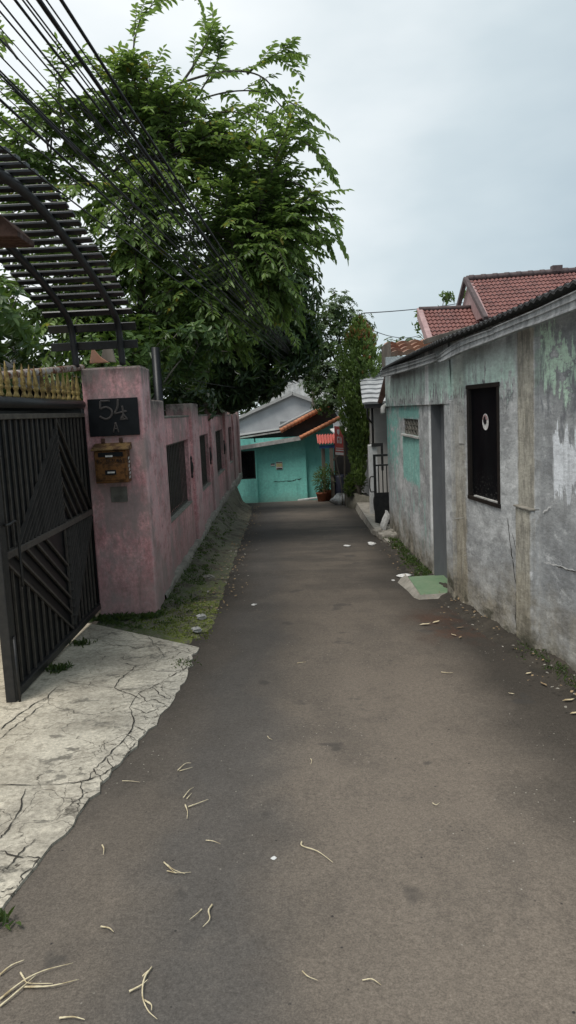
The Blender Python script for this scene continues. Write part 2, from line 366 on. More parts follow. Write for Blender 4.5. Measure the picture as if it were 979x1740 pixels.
M = {}
M['road'] = mk_road(); M['slab'] = mk_slab(); M['grey'] = mk_greywall(); M['pink'] = mk_pink(); M['teal'] = mk_teal()
M['bank'] = mk_bank(); M['fascia'] = mk_fascia(); M['glass'] = mk_glass()
M['soil'] = simple('dark_soil', (.034, .029, .023), (.062, .052, .04), 6, bump=.8, fine=50, bd=.02)
M['xroad'] = simple('pale_lane_concrete', (.17, .155, .135), (.10, .092, .08), 3, bump=.4)
M['crack'] = simple('crack_dark', (.03, .027, .023), (.05, .043, .035), 20)
M['conc'] = simple('raw_concrete', (.36, .335, .29), (.18, .165, .14), 7, bump=.6, fine=40)
M['concd'] = simple('dirty_concrete', (.26, .245, .21), (.10, .093, .078), 6, bump=.6, fine=40)
M['black'] = simple('black_painted_steel', (.014, .014, .015), (.03, .028, .026), 18, rough=.45, bump=.2, spec=.45)
M['gaterod'] = simple('worn_black_rod', (.055, .047, .041), (.095, .082, .068), 22, rough=.5, bump=.2, spec=.45)
M['slat'] = simple('worn_grey_slat', (.040, .035, .031), (.075, .065, .057), 9, (1, 1, .3), rough=.55, bump=.2, spec=.4)
M['railbeige'] = simple('dusty_rail', (.14, .12, .095), (.07, .06, .05), 16, rough=.7)
M['gold'] = mk_rust('old_gold_paint', (.30, .215, .07), (.09, .055, .02), .52)
M['rustpipe'] = mk_rust('rusty_white_pipe', (.50, .46, .42), (.17, .062, .03), .48)
M['rust'] = mk_rust('rust_brown', (.085, .042, .028), (.05, .024, .016), .5)
M['canopy'] = simple('black_canopy_steel', (.010, .011, .013), (.028, .029, .032), 10, rough=.4, spec=.5)
M['plate'] = simple('black_plate', (.004, .0045, .006), (.009, .010, .012), 12, rough=.4, bump=.1)
M['digit'] = simple('dull_grey_digit', (.10, .088, .082), (.06, .052, .05), 30)
M['mail'] = mk_rust('brown_mailbox', (.17, .072, .018), (.06, .028, .010), .50)
M['maillid'] = mk_rust('mailbox_lid', (.20, .125, .05), (.08, .04, .018), .50)
M['white'] = simple('white_paint', (.72, .72, .71), (.55, .54, .52), 8)
M['whitedirty'] = simple('dirty_white', (.55, .54, .52), (.32, .31, .29), 8, (1, 1, .4))
M['paper'] = simple('crumpled_paper', (.75, .74, .72), (.5, .49, .47), 30, bump=.6)
M['redtile'] = mk_tile('red_roof_tile', (.25, .115, .10), (.19, .085, .076), (.12, .065, .06))
M['orangetile'] = mk_tile('orange_roof_tile', (.56, .235, .12), (.46, .17, .085), (.26, .12, .075))
M['browntile'] = mk_tile('brown_roof_tile', (.30, .16, .10), (.22, .10, .07), (.36, .28, .22))
M['ridge'] = simple('dark_ridge_tile', (.13, .10, .10), (.08, .06, .06), 10, bump=.5)
M['pinktrim'] = simple('pink_trim', (.46, .31, .30), (.34, .22, .215), 8)
M['asb'] = simple('grey_corrugated_sheet', (.30, .305, .30), (.16, .16, .155), 3, (1, 1, 1), bump=.3)
M['paleroof'] = simple('pale_grey_tile', (.52, .53, .54), (.30, .31, .32), 5, bump=.3)
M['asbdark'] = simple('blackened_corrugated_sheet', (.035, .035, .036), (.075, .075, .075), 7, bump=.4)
M['darkwall'] = simple('shaded_wall', (.05, .05, .048), (.03, .03, .03), 3)  # near-black base puts the shade of yard, stall and roof gap into the colour
M['greyhousew'] = simple('pale_house_wall', (.66, .655, .66), (.50, .50, .51), 2.2)
M['wallw'] = simple('offwhite_wall', (.50, .49, .47), (.40, .39, .375), 1.6, fine=30)
M['doorgrey'] = simple('grey_door_leaf', (.165, .17, .178), (.13, .135, .142), 4, (1, 1, .4), fine=20, bump=.12)
M['greentile'] = simple('green_glazed_tile', (.13, .22, .125), (.19, .26, .16), 6, rough=.45, fine=30, bump=.15)
M['brownframe'] = simple('brown_window_frame', (.009, .007, .006), (.022, .016, .012), 9, rough=.5)
M['wood'] = simple('weathered_timber', (.22, .19, .16), (.10, .085, .07), 6, (1, 1, .2))
M['drum'] = simple('dark_drum_plastic', (.012, .016, .035), (.02, .022, .035), 6, rough=.5)
M['blue'] = simple('blue_board', (.05, .12, .30), (.04, .09, .2), 6)
M['redsheet'] = mk_tile('red_awning_sheet', (.60, .15, .12), (.50, .12, .10), (.35, .12, .1))
M['signred'] = simple('red_sign_face', (.50, .065, .05), (.38, .05, .045), 5, rough=.5, bump=.05)
M['posterprint'] = simple('pale_yellow_print', (.62, .58, .30), (.50, .42, .22), 30, bump=.02)
M['terra'] = simple('terracotta', (.36, .13, .07), (.22, .085, .05), 9)
M['stone'] = simple('planter_stone', (.20, .185, .15), (.09, .085, .065), 5, bump=.8)
M['bark'] = simple('bark_grey', (.12, .105, .085), (.06, .052, .042), 14, (1, 1, .3), bump=.8)
M['barkp'] = simple('bark_pale', (.20, .185, .155), (.10, .09, .075), 16, (1, 1, .3), bump=.6)
M['cable'] = simple('black_cable', (.008, .008, .009), (.014, .014, .015), 20, rough=.5)
M['cableg'] = simple('grey_cable', (.05, .052, .056), (.035, .036, .04), 20, rough=.5)
M['straw'] = simple('dry_straw', (.72, .62, .42), (.34, .25, .13), 22, bump=.3, lo=.46, hi=.66)
M['dryleaf'] = simple('dry_leaf', (.36, .26, .15), (.18, .12, .07), 20)
M['leafA'] = mk_leaf('soursop_leaf', (.075, .130, .042), (.31, .43, .13), .48, .40, (.34, .27, .04))
M['leafM'] = mk_leaf('mango_leaf', (.020, .042, .020), (.070, .118, .046), .22, .38)
M['leafU'] = mk_leaf('understory_leaf', (.036, .074, .024), (.15, .24, .06), .3, .42, (.30, .20, .04))
M['leafC'] = mk_leaf('column_leaf', (.045, .085, .027), (.21, .31, .075), .32, .5)
M['leafR'] = mk_leaf('red_shoot', (.12, .075, .022), (.36, .11, .05), .35, .5)
M['leafT'] = mk_leaf('tall_tree_leaf', (.032, .062, .024), (.12, .18, .06), .28, .5)
M['leafF'] = mk_leaf('far_leaf', (.06, .085, .06), (.13, .17, .10), .3, .6)
M['weed'] = mk_leaf('weed_leaf', (.022, .042, .012), (.085, .13, .03), .3, .6)
M['moss'] = mk_leaf('moss_tuft', (.08, .11, .015), (.22, .25, .04), .2, .8)

# ------------------------------------------------------------------ ground, road, slab
b = MB()
ys = [-8 + i * .5 for i in range(60)] + [22 + i * 3 for i in range(40)]
def xprof(i): return [-60, -20, -8, -4, -2, -1.4, -1, 0, 1, 1.4, 2, 4, 8, 20, 60][i]
for j, y in enumerate(ys):
    for i in range(15): b.v.append((xprof(i), y, gz(y) - .035))
for j in range(len(ys) - 1):
    for i in range(14):
        a = j * 15 + i; b.f.append([a, a + 1, a + 16, a + 15]); b.mi.append(0); b.tint.append(.5); b.sm.append(True)
struct(b.build('ground', M['soil']))

LY = [-4, 1, 2.3, 3.1, 4.3, 5.56, 7, 9.5, 12.4, 15.5, 17.6, 18.6, 19.3, 20.2]
LX = [-1.5, -1.2, -1.0, -.89, -.70, -.68, -.70, -.73, -.73, -.77, -.9, -1.3, -2.4, -4.5]
RY = [-4, 2, 4, 5, 6.3, 8.1, 10.7, 14.3, 17, 20.2]
RX = [2.1, 1.72, 1.53, 1.45, 1.36, 1.31, 1.25, 1.22, 1.15, 1.15]
def edge_x(y, side):
    j = .007 * math.sin(y * 7.3 + side) + .006 * math.sin(y * 17.1 + 2 * side) + .006 * math.sin(y * 41) + .004 * math.sin(y * 97)
    return (interp(y, LY, LX) if side < 0 else interp(y, RY, RX)) + j
def road_z(x, y): return gz(y) + .012 * math.cos(x * 1.2) - .012 + .006 * math.sin(x * 3 + y * 1.7) * math.sin(y * .9)
b = MB()
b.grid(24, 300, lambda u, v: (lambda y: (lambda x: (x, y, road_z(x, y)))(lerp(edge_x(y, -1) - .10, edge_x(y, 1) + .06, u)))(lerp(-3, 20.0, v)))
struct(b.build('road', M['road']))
b = MB()
b.grid(30, 14, lambda u, v: (lerp(-9, 5, u), lerp(16.9 + .1 * math.sin(u * 40), 21.6, v), gz(lerp(16.9, 21.6, v)) - .012))
struct(b.build('pavement', M['xroad']))

def slab_z(x, y): return gz(y) + .004 + .012 * (-.68 - x) * (1 if x < -.68 else 0)
b = MB()
def slab_far(x): return interp(-x, [.68, 1.58, 1.75, 4.6], [5.38, 6.16, 6.3, 6.3])
def slabpt(u, v):
    # v along y from near to far, u from road edge to the yard
    y0 = lerp(1.1, 5.38, v); xr = edge_x(y0, -1) - .012 + .006 * math.sin(y0 * 23) + .006 * math.sin(y0 * 51)
    x = lerp(xr, -4.6, u); yn = lerp(1.1, 1.6, u)
    y = lerp(yn, slab_far(x), v)
    return (x, y, slab_z(x, y))
b.grid(40, 60, slabpt)
b.grid(1, 60, lambda u, v: (lambda p: (p[0] + .004 * u, p[1], p[2] - .05 * u))(slabpt(0, v)), flip=True)
b.grid(40, 1, lambda u, v: (lambda p: (p[0], p[1] + .004 * v, p[2] - .06 * v))(slabpt(u, 1)))
def onslab(pts): return [(min(p[0], edge_x(p[1], -1) - .03), p[1], slab_z(p[0], p[1])) for p in pts if p[1] > 1.6]
CR = [([(-1.357,3.267,-0.025),(-1.114,3.254,-0.025),(-0.962,3.284,-0.026),(-0.886,3.359,-0.027),(-0.752,3.444,-0.029)],.012), ([(-1.223,3.225,-0.025),(-1.181,2.989,-0.020),(-1.180,2.851,-0.017),(-1.184,2.800,-0.016)],.010),
 ([(-0.962,3.284,-0.026),(-0.965,3.404,-0.028),(-0.939,3.529,-0.031),(-0.893,3.718,-0.034),(-0.879,3.924,-0.038),(-0.951,4.192,-0.044),(-0.950,4.433,-0.049),(-0.888,4.529,-0.051),(-0.800,4.363,-0.047),(-0.739,4.306,-0.046)],.011),
 ([(-1.156,2.723,-0.014),(-1.047,2.666,-0.013),(-0.948,2.665,-0.013)],.011), ([(-1.045,2.796,-0.016),(-1.068,2.695,-0.014),(-1.078,2.600,-0.012),(-1.107,2.591,-0.012)],.010), ([(-0.948,2.665,-0.013),(-0.934,2.552,-0.011),(-0.945,2.499,-0.010)],.008),
 ([(-1.499,4.725,-0.054),(-1.300,4.608,-0.052),(-1.119,4.540,-0.051),(-0.916,4.329,-0.047)],.008), ([(-1.119,4.540,-0.051),(-1.129,4.672,-0.053),(-1.089,4.841,-0.057),(-1.073,4.962,-0.059),(-1.196,5.074,-0.063)],.010), ([(-1.073,4.962,-0.059),(-0.959,5.036,-0.061),(-0.908,5.167,-0.066),(-0.983,5.374,-0.073)],.008),
 ([(-1.119,4.540,-0.051),(-1.027,4.444,-0.049),(-0.938,4.352,-0.047)],.007), ([(-0.951,4.192,-0.044),(-0.839,4.088,-0.042),(-0.786,4.171,-0.043)],.008), ([(-0.896,3.808,-0.036),(-0.801,3.707,-0.034),(-0.753,3.610,-0.032),(-0.724,3.641,-0.033)],.009), ([(-0.893,3.718,-0.034),(-0.821,3.583,-0.032),(-0.770,3.543,-0.031)],.008),
 ([(-0.879,3.924,-0.038),(-0.794,3.835,-0.037),(-0.749,3.791,-0.036)],.008), ([(-0.950,4.433,-0.049),(-0.872,4.275,-0.046),(-0.838,4.319,-0.046),(-0.759,4.213,-0.044)],.008), ([(-1.004,3.288,-0.026),(-0.960,3.172,-0.023),(-0.944,3.066,-0.021),(-0.907,2.988,-0.020)],.008),
 ([(-0.965,3.404,-0.028),(-0.886,3.276,-0.026),(-0.847,3.244,-0.025)],.008),([(-0.939,3.529,-0.031),(-0.852,3.392,-0.028),(-0.808,3.375,-0.027)],.008),([(-1.602,3.930,-0.039),(-1.572,4.118,-0.042),(-1.536,4.314,-0.046),(-1.495,4.406,-0.048),(-1.485,4.612,-0.052)],.012),([(-1.551,3.794,-0.036),(-1.534,3.963,-0.039),(-1.511,4.085,-0.042),(-1.482,4.307,-0.046)],.009),
 ([(-0.814,4.684,-0.054),(-0.773,4.794,-0.056),(-0.711,4.845,-0.057),(-0.643,4.934,-0.059)],.012),([(-0.800,4.984,-0.060),(-0.727,5.039,-0.061),(-0.640,5.166,-0.066)],.010),([(-0.888,4.529,-0.051),(-0.824,4.629,-0.053),(-0.748,4.618,-0.052)],.009),([(-0.786,4.171,-0.043),(-0.742,4.211,-0.044)],.008),
 ([(-1.536,5.801,-0.088),(-1.341,5.646,-0.083),(-1.155,5.613,-0.081),(-0.902,5.407,-0.074),(-0.666,5.215,-0.068)],.006),([(-1.148,5.820,-0.089),(-1.037,5.494,-0.077),(-0.953,5.323,-0.071)],.006),([(-1.360,5.950,-0.093),(-1.256,5.804,-0.088),(-1.185,5.652,-0.083)],.006), ([(-1.058,2.457,-0.009),(-1.021,2.468,-0.009),(-0.997,2.493,-0.010)],.008)]
for pts, w in CR: b.ribbon(onslab(pts), w * .6, (0, 0, .004), jag=.008, mi=1, steps=5)
struct(b.build('driveway', [M['slab'], M['crack']]))

# right verge of dark soil along the grey house
def wall_x(y): return interp(y, [2.5, 4.9, 6.55, 11.1], [1.86, 1.60, 1.43, 1.50])
b = MB()
def vpt(u, v):
    y = lerp(-3, 12, v); x0 = edge_x(y, 1) - .05; x1 = wall_x(y) + .05
    return (lerp(x0, x1, u), y, road_z(lerp(x0, x1, u), y) - .008 + .055 * min(1, u * 1.5) + .02 * math.sin(y * 13 + u * 5) * u + .012 * math.sin(y * 37 + u * 11) * u)
b.grid(6, 330, vpt)
struct(b.build('soil_verge', M['soil']))

# mossy bank along the pink wall
def ledge_z(y): return interp(y, [6.5, 7.7, 9.9, 12.4, 20.2], [-.06, -.02, -.02, .04, .07])
b = MB()
def bpt(u, v):
    y = lerp(5.38, 20.2, v); xr = edge_x(y, -1) + .03; xl = -1.24 if y > 6.5 else lerp(-1.66, -1.24, max(0, min(1, (y - 6.3) / .2)))
    x = lerp(xl, xr, u); t = u
    y0 = slab_far(x) - .03 + .02 * math.sin(x * 37) + .015 * math.sin(x * 83)
    y = lerp(y0, 20.2, v) if v < .12 else y
    if .06 < v < .12: y = lerp(lerp(y0, 20.2, v), lerp(5.38, 20.2, v), (v - .06) / .06)
    k = min(1, (y - y0) / .9)
    top = ledge_z(y) - .05 if y > 6.95 else gz(y) + .05 * k
    prof = (1 - t) ** 1.2 if y < 9 else interp(t, [0, .25, .55, 1], [1, .85, .25, 0])
    z = lerp(road_z(x, y) - .004 + .006 * k, top, prof)
    z += (.018 * math.sin(x * 23 + y * 9) * math.sin(y * 14.3) + .010 * math.sin(x * 51 + y * 31)) * (1 - t) * k
    return (x, y, z)
b.grid(14, 300, bpt, flip=True)
struct(b.build('bank', M['bank']))

# ------------------------------------------------------------------ gate pillar, plate, mailbox
gp = thing('gate_pillar', (-1.42, 6.75, -.1), 'tall pink plastered gate pillar with grey weathered top beside the black gate', 'pillar')
b = MB()
pr = [(-1.675, 6.5), (-1.175, 6.5), (-1.175, 6.93), (-1.675, 6.93)]
b.box(-1.675, -1.175, 6.5, 6.93, -.2, 2.03)
b.build('shaft', M['pink'], gp, .012)
b = MB(); b.box(-1.50, -1.36, 6.488, 6.497, .90, 1.03); b.build('cement_patch', M['concd'], gp)
b = MB(); b.tube(catmull([(-1.39, 6.70, 2.03), (-1.39, 6.7, 2.06)], 2), .02, 6); b.box(-1.66, -1.2, 6.62, 6.9, 2.031, 2.045); b.build('cap_mortar', M['concd'], gp)
tpl = thing('number_plate', (-1.425, 6.495, 1.61), 'black house number plate reading 54 A on the pink pillar', 'house sign')
b = MB(); b.box(-1.635, -1.215, 6.478, 6.496, 1.462, 1.775); b.build('backing', M['plate'], tpl, .003)
RM = Matrix.Rotation(PI / 2, 4, 'X')
def pm(x, y, z): return Matrix.Translation((x, y, z)) @ RM
b = MB()
def stroke(pts, r, y=6.474): b.tube([(p[0], y, p[1]) for p in catmull([(q[0], q[1], 0) for q in pts], 5)], r, 6)
b2 = b
# the 5 and the open 4 with a splayed foot
def strokeZ(pts, r): b.tube([(p.x, 6.474, p.y) for p in catmull([(q[0], q[1], 0) for q in pts], 5)], r, 6)
strokeZ([(-1.445, 1.755), (-1.525, 1.755)], .010); strokeZ([(-1.525, 1.755), (-1.53, 1.69)], .010)
strokeZ([(-1.53, 1.69), (-1.48, 1.705), (-1.435, 1.675), (-1.445, 1.625), (-1.49, 1.605), (-1.54, 1.63)], .010)
strokeZ([(-1.375, 1.765), (-1.385, 1.70), (-1.415, 1.645)], .010); strokeZ([(-1.415, 1.645), (-1.31, 1.665)], .009); strokeZ([(-1.345, 1.71), (-1.34, 1.66), (-1.345, 1.60)], .010)
strokeZ([(-1.34, 1.64), (-1.365, 1.598)], .008); strokeZ([(-1.34, 1.64), (-1.31, 1.598)], .008); strokeZ([(-1.37, 1.598), (-1.305, 1.598)], .008)
strokeZ([(-1.41, 1.575), (-1.435, 1.49)], .006); strokeZ([(-1.41, 1.575), (-1.39, 1.49)], .006); strokeZ([(-1.428, 1.522), (-1.397, 1.522)], .005)
b.build('numerals', M['digit'], tpl)

mb_ = thing('mailbox', (-1.45, 6.42, 1.07), 'small brown metal mailbox fixed under the number plate', 'mailbox')
b = MB(); b.box(-1.585, -1.315, 6.36, 6.496, 1.075, 1.345); b.build('body', M['mail'], mb_, .006)
b = MB(); b.prism([(-1.605, 6.335, 1.348), (-1.605, 6.497, 1.348), (-1.605, 6.497, 1.405), (-1.605, 6.335, 1.36)], (.31, 0, 0)); b.build('lid', M['maillid'], mb_, .003)
b = MB(); b.box(-1.565, -1.335, 6.352, 6.359, 1.10, 1.235); b.build('door', M['mail'], mb_, .003)
b = MB(); b.box(-1.55, -1.345, 6.353, 6.3585, 1.295, 1.33); b.build('slot', M['plate'], mb_)
b = MB(); b.box(-1.49, -1.43, 6.3485, 6.352, 1.293, 1.307); b.build('letter_flap', M['paper'], mb_)
b = MB(); b.box(-1.50, -1.41, 6.346, 6.3515, 1.145, 1.185); b.build('door_slot', M['plate'], mb_)
b = MB(); b.box(-1.48, -1.42, 6.342, 6.3455, 1.158, 1.172); b.build('slot_paper', M['paper'], mb_)
for x in (-1.53, -1.38):
    b = MB(); b.obox((x, 6.485, 1.425), (.016, 0, 0), (0, .006, 0), (0, 0, .02)); b.build('bracket', M['rust'], mb_, .004)
text_part('lettering', 'KOTAK SURAT', .040, M['plate'], mb_, pm(-1.45, 6.358, 1.248), .0015, .86)
b = MB()
for k in range(6): b.obox((-1.3125, 6.43 + .012 * math.sin(k * 2), 1.275 - k * .032), (.0018, 0, 0), (0, .02, .004), (0, 0, .009))
b.build('side_scratch', M['paper'], mb_)

# ------------------------------------------------------------------ boundary wall
bw = thing('boundary_wall', (-1.3, 13, -.2), 'long pink boundary wall with pillars and barred openings along the lane', 'wall')
PS = [(6.98, 7.68), (9.98, 10.65), (12.55, 13.25), (15.5, 16.2), (18.1, 18.9), (19.95, 20.4)]
XF = -1.225
for i, (a, c) in enumerate(PS):
    b = MB(); h = 1.76 + [0, .0, .02, .015, .0, -.02][i]
    b.box(-1.52, XF + .040 + .01 * (i % 2), a, c, ledge_z(a) - .01, h); b.build('wall_pillar', M['pink'], bw, .014)
spans = [(6.93, 6.98)] + [(PS[i][1], PS[i + 1][0]) for i in range(5)]
for i, (a, c) in enumerate(spans):
    b = MB(); z0 = ledge_z((a + c) / 2) - .02; zt = 1.585 - (.02 if i > 2 else 0)
    x0, x1 = XF - .13, XF
    if i == 0: b.box(x0, x1, a, c, z0, 1.66); b.build('wall_panel', M['pink'], bw); continue
    wa, wc = a + .16, c - .24; w0, w1 = .50, 1.31
    b.box(x0, x1, a, c, z0, w0); b.box(x0, x1, a, c, w1, zt); b.box(x0, x1, a, wa, w0, w1); b.box(x0, x1, wc, c, w0, w1)
    b.build('wall_panel', M['pink'], bw)
    b = MB(); b.box(x0 - .01, XF + .004, a, c, zt, zt + .025); b.build('coping', M['concd'], bw, .006)
    b = MB(); b.box(x0 + .03, XF + .012, wa, wc, w0 + .001, w0 + .022); b.build('sill', M['conc'], bw, .004)
    b = MB(); n = 15; xm = XF - .055
    for k in range(n + 1):
        y = lerp(wa + .02, wc - .02, k / n); b.box(xm - .006, xm + .006, y - .006, y + .006, w0 + .03, w1 - .01)
    b.box(xm - .012, xm + .012, wa, wc, w0 + .023, w0 + .045); b.box(xm - .012, xm + .012, wa, wc, w1 - .025, w1 - .002)
    gr = b.build('grille', M['gaterod'], bw)
    b = MB(); b.box(x0 + .004, x0 + .012, wa + .002, wc - .002, w0 + .023, w1 - .002); b.build('dark_backing', M['black'], gr)  # dark sheet added behind the bars, standing in for the yard's shade
    if i in (1, 2, 3):
        b = MB(); yo = wc + .12
        b.lathe((XF + .012, yo, .80), [(.006, 0), (.016, .02), (.010, .05), (.022, .09), (.026, .14), (.022, .19), (.010, .23), (.016, .26), (.005, .29)], 8)
        b.build('iron_ornament', M['black'], bw)
b = MB()
def fpt(u, v):
    y = lerp(6.95, 20.3, v); x = XF + .055 + .02 * math.sin(y * 3.1) * .4; top = ledge_z(y) + .012 * math.sin(y * 11)
    return [(XF - .02, y, top + .0), (x - .004, y, top), (x + .004, y, top - .02), (x + .008, y, top - .17)][round(u * 3)]
b.grid(3, 130, fpt, sm=False, flip=True); b.build('footing', M['conc'], bw)

# ------------------------------------------------------------------ iron gate
g = thing('iron_gate', (-1.69, 5.5, -.05), 'tall black iron gate with chevron bars and gold spear tips', 'gate')
XG = -1.69; Y0, Y1 = 4.40, 6.58; YC = 5.72; ZB, ZM, ZT = -.03, .83, 1.63
b = MB()
b.box(XG - .03, XG + .03, Y0 - .05, Y0 + .05, ZB - .02, 1.74); b.box(XG - .025, XG + .025, Y1 - .02, Y1 + .03, ZB - .02, 1.70)
b.box(XG - .025, XG + .025, Y0 + .05, Y1 - .02, ZB, ZB + .05)
b.build('frame', M['black'], g, .006)
b = MB(); b.tube([(XG, Y0 - .06, 1.735), (XG, Y1 + .02, 1.735)], .036, 10); b.build('top_rail', M['black'], g)
b = MB(); b.box(XG - .018, XG + .018, Y0 + .05, Y1 - .02, ZT, ZT + .035); b.build('upper_rail', M['railbeige'], g, .004)
b = MB(); b.box(XG - .02, XG + .024, Y0 + .05, Y1 - .02, ZM - .025, ZM + .02); b.build('middle_rail', M['gaterod'], g, .004)
def rod(b, y0, z0, y1, z1, w=.016, d=.016, xo=0.0): b.bar((XG + xo, y0, z0), (XG + xo, y1, z1), d, w, (1, 0, 0))
b = MB(); bs = MB()
YL, YR = Y0 + .05, Y1 - .02
zu = ZM + .02
# upper right: rods falling away from the centre line
sl = (ZT - zu) / (YR - YC)
for k in range(6):
    zc = ZT - k * .15; ye = min(YR, YC + (zc - zu) / sl)
    if ye - YC > .05: rod(b, YC, zc, ye, zc - (ye - YC) * sl)
for k in range(1, 8):
    y = YC + k * (YR - YC) / 8; rod(b, y, ZT, y, ZT - (y - YC) * sl, .014, .014, -.004)
# upper left: close slats on the same fall, uprights above
slL = (ZT - zu) / (YC - (YL + .12))
for k in range(15):
    zc = ZT - .08 - k * .052
    ye = max(YL, YC - (zc - zu) / slL)
    if YC - ye > .03: rod(bs, YC - .012 - .02 * (k % 3 == 0), zc, ye, zc - (YC - ye) * slL, .030, .006, .006 + .002 * (k % 2))
for k in range(1, 12):
    y = YC - k * (YC - YL) / 12; zl = max(zu, ZT - .05 - (YC - y) * slL); rod(b, y, ZT, y, zl - .05, .014, .014, -.005)
rod(b, YC, ZT, YC, zu, .014, .014)
# lower left: rods falling towards the centre
zb = ZB + .05; zt2 = ZM - .025; sd = (zt2 - zb) / (YC - YL)
for k in range(6):
    ys_ = YL + k * .2; rod(b, ys_, zt2, YC, zt2 - (YC - ys_) * sd) if k < 5 else None
for k in range(1, 10):
    y = YL + k * (YC - YL) / 10; rod(b, y, zb, y, zt2 - (y - YL) * sd, .014, .014, -.004)
# lower right: close slats rising to the hinge side
sr = (zt2 - zb) / (YR - YC)
for k in range(11):
    zc = zb + .03 + k * .068
    ye = min(YR, YC + (zt2 - zc) / sr)
    if ye - YC > .03: rod(bs, YC + .012, zc, ye, zc + (ye - YC) * sr, .032, .006, .006 + .002 * (k % 2))
for k in range(1, 8):
    y = YC + k * (YR - YC) / 8; rod(b, y, zb, y, zb + (y - YC) * sr, .014, .014, -.005)
rod(b, YC, zb, YC, zt2, .014, .014)
b.build('bars', M['gaterod'], g); bs.build('slats', M['slat'], g)
b = MB(); b.box(XG - .022, XG - .014, Y0 + .05, Y1 - .02, ZB + .05, ZT); b.build('dark_backing', M['plate'], g)
b = MB(); b.tube(catmull([(XG + .035, Y0 + .02, 1.02), (XG + .06, Y0 + .02, 1.02), (XG + .06, Y0 + .14, 1.02), (XG + .06, Y0 + .16, .90), (XG + .06, Y0 + .16, .62)], 4), .009, 6); b.build('latch_handle', M['black'], g)
b = MB(); b.tube([(XG + .05, Y0 - .04, -.08), (XG + .05, Y0 - .04, .35)], .008, 6); b.tube([(XG + .05, Y0 - .04, .35), (XG + .03, Y0 + .02, .35)], .008, 6); b.build('drop_bolt', M['black'], g)
sp = MB()
sp.lathe((0, 0, 0), [(.016, 0), (.022, .012), (.014, .03), (.012, .045), (.020, .058), (.020, .07), (.014, .08), (.021, .092), (.017, .11), (.008, .19), (.001, .225)], 8)
spo = None
for k in range(14):
    y = lerp(4.66, 6.42, k / 13) + U(-.015, .015)
    if spo is None:
        spo = sp.build('spear_finial', M['gold'], None); spo.parent = g; o = spo
    else:
        o = spo.copy(); COL.objects.link(o); o.parent = g
    o.location = Vector((XG, y, 1.765)) - WLOC[g]; o.rotation_euler = (U(-.04, .04), U(-.04, .04), 0)

rp = MB(); rp.tube([(-1.78, 3.6, 1.80), (-1.72, 5.6, 1.965), (-1.69, 6.62, 2.05)], .026, 8)
tag(rp.build('rusty_pipe', M['rustpipe']), 'rusty white pipe lying behind the gold spear tips', 'pipe')

# ------------------------------------------------------------------ slatted canopy over the gate
cn = thing('slatted_canopy', (-1.5, 5.2, 2.05), 'black steel canopy of curved tubes and slats arching over the gate', 'canopy')
prof = [(6.40, 2.04), (6.37, 2.20), (6.30, 2.38), (6.02, 2.50), (5.60, 2.61), (5.1, 2.70), (4.7, 2.76), (4.28, 2.80), (3.84, 2.79), (3.3, 2.74), (2.6, 2.64)]
pc = catmull([(0, y, z) for y, z in prof], 6)
for x in (-1.30, -1.68):
    b = MB(); b.tube([(x, p.y, p.z) for p in pc], .027, 8); b.build('curved_tube', M['canopy'], cn)
# slats at even steps of arc length
L = [0]
for i in range(1, len(pc)): L.append(L[-1] + (pc[i] - pc[i - 1]).length)
first = None; s0 = .16
while s0 < L[-1]:
    i = max(k for k in range(len(L)) if L[k] <= s0); i = min(i, len(pc) - 2)
    p = pc[i].lerp(pc[i + 1], (s0 - L[i]) / max(1e-6, L[i + 1] - L[i])); tdir = (pc[i + 1] - pc[i]).normalized()
    nr = Vector((1, 0, 0)).cross(tdir); nr = nr if nr.z > 0 else -nr
    b = MB(); c = Vector((-1.52, p.y, p.z)) + nr * .036
    b.obox(c, (.355, 0, 0), tdir * .033, nr * .008); b.build('slat', M['canopy'], cn, .003)
    s0 += .135
bm_ = MB(); bm_.prism([(-1.626,4.200,2.681),(-1.439,4.200,2.696),(-1.354,4.200,2.609),(-1.357,4.200,2.579),(-1.635,4.200,2.591)], (0, .28, 0)); o = bm_.build('rusty_box', M['rust'], None, .004); tag(o, 'rust brown metal box end hanging at the left under the canopy', 'box')

# shards lying on the pillar
for pts, lab, nm in (([(-1.651,6.720,2.086),(-1.620,6.720,2.224),(-1.555,6.720,2.141),(-1.483,6.720,2.088)], 'brown pointed roof tile shard standing on the pillar top', 'tile_shard'), ([(-1.582,6.820,2.109),(-1.540,6.820,2.238),(-1.469,6.820,2.235),(-1.444,6.820,2.092)], 'pale brown broken block standing behind the pointed shard', 'broken_block')):
    b = MB(); b.prism(pts, (0, .035, 0)); tag(b.build(nm, M['browntile' if nm == 'tile_shard' else 'wood'], None, .006), lab, 'rubble')

# ------------------------------------------------------------------ yard house behind the gate
yh = thing('yard_house', (-5.5, 8, -.2), 'dark shaded house with grey corrugated roof behind the gate', 'house')
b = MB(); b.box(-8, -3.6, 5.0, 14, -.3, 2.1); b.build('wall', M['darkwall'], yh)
b = MB()
def corr(p0, du, dv, nw, amp, nv=2, th=None):
    p0, du, dv = Vector(p0), Vector(du), Vector(dv); n = du.cross(dv).normalized()
    return lambda u, v: p0 + du * u + dv * v + n * amp * math.sin(u * nw * 2 * PI)
b.grid(160, 3, corr((-3.0, 4.4, 2.02), (0, 10, 0), (-3, 0, 1.3), 40, .02)); b.build('roof', M['asbdark'], yh)  # grey roof coloured near black to carry the shade behind the gate
b = MB(); b.box(-3.597, -3.58, 7.6, 8.5, -.2, 1.8); b.build('door', M['brownframe'], yh)
b = MB(); b.box(-4, -3.0, 4.7, 4.78, -.2, 2.0); b.box(-3.05, -2.97, 4.7, 4.78, -.2, 2.0); b.build('porch_post', M['darkwall'], yh)
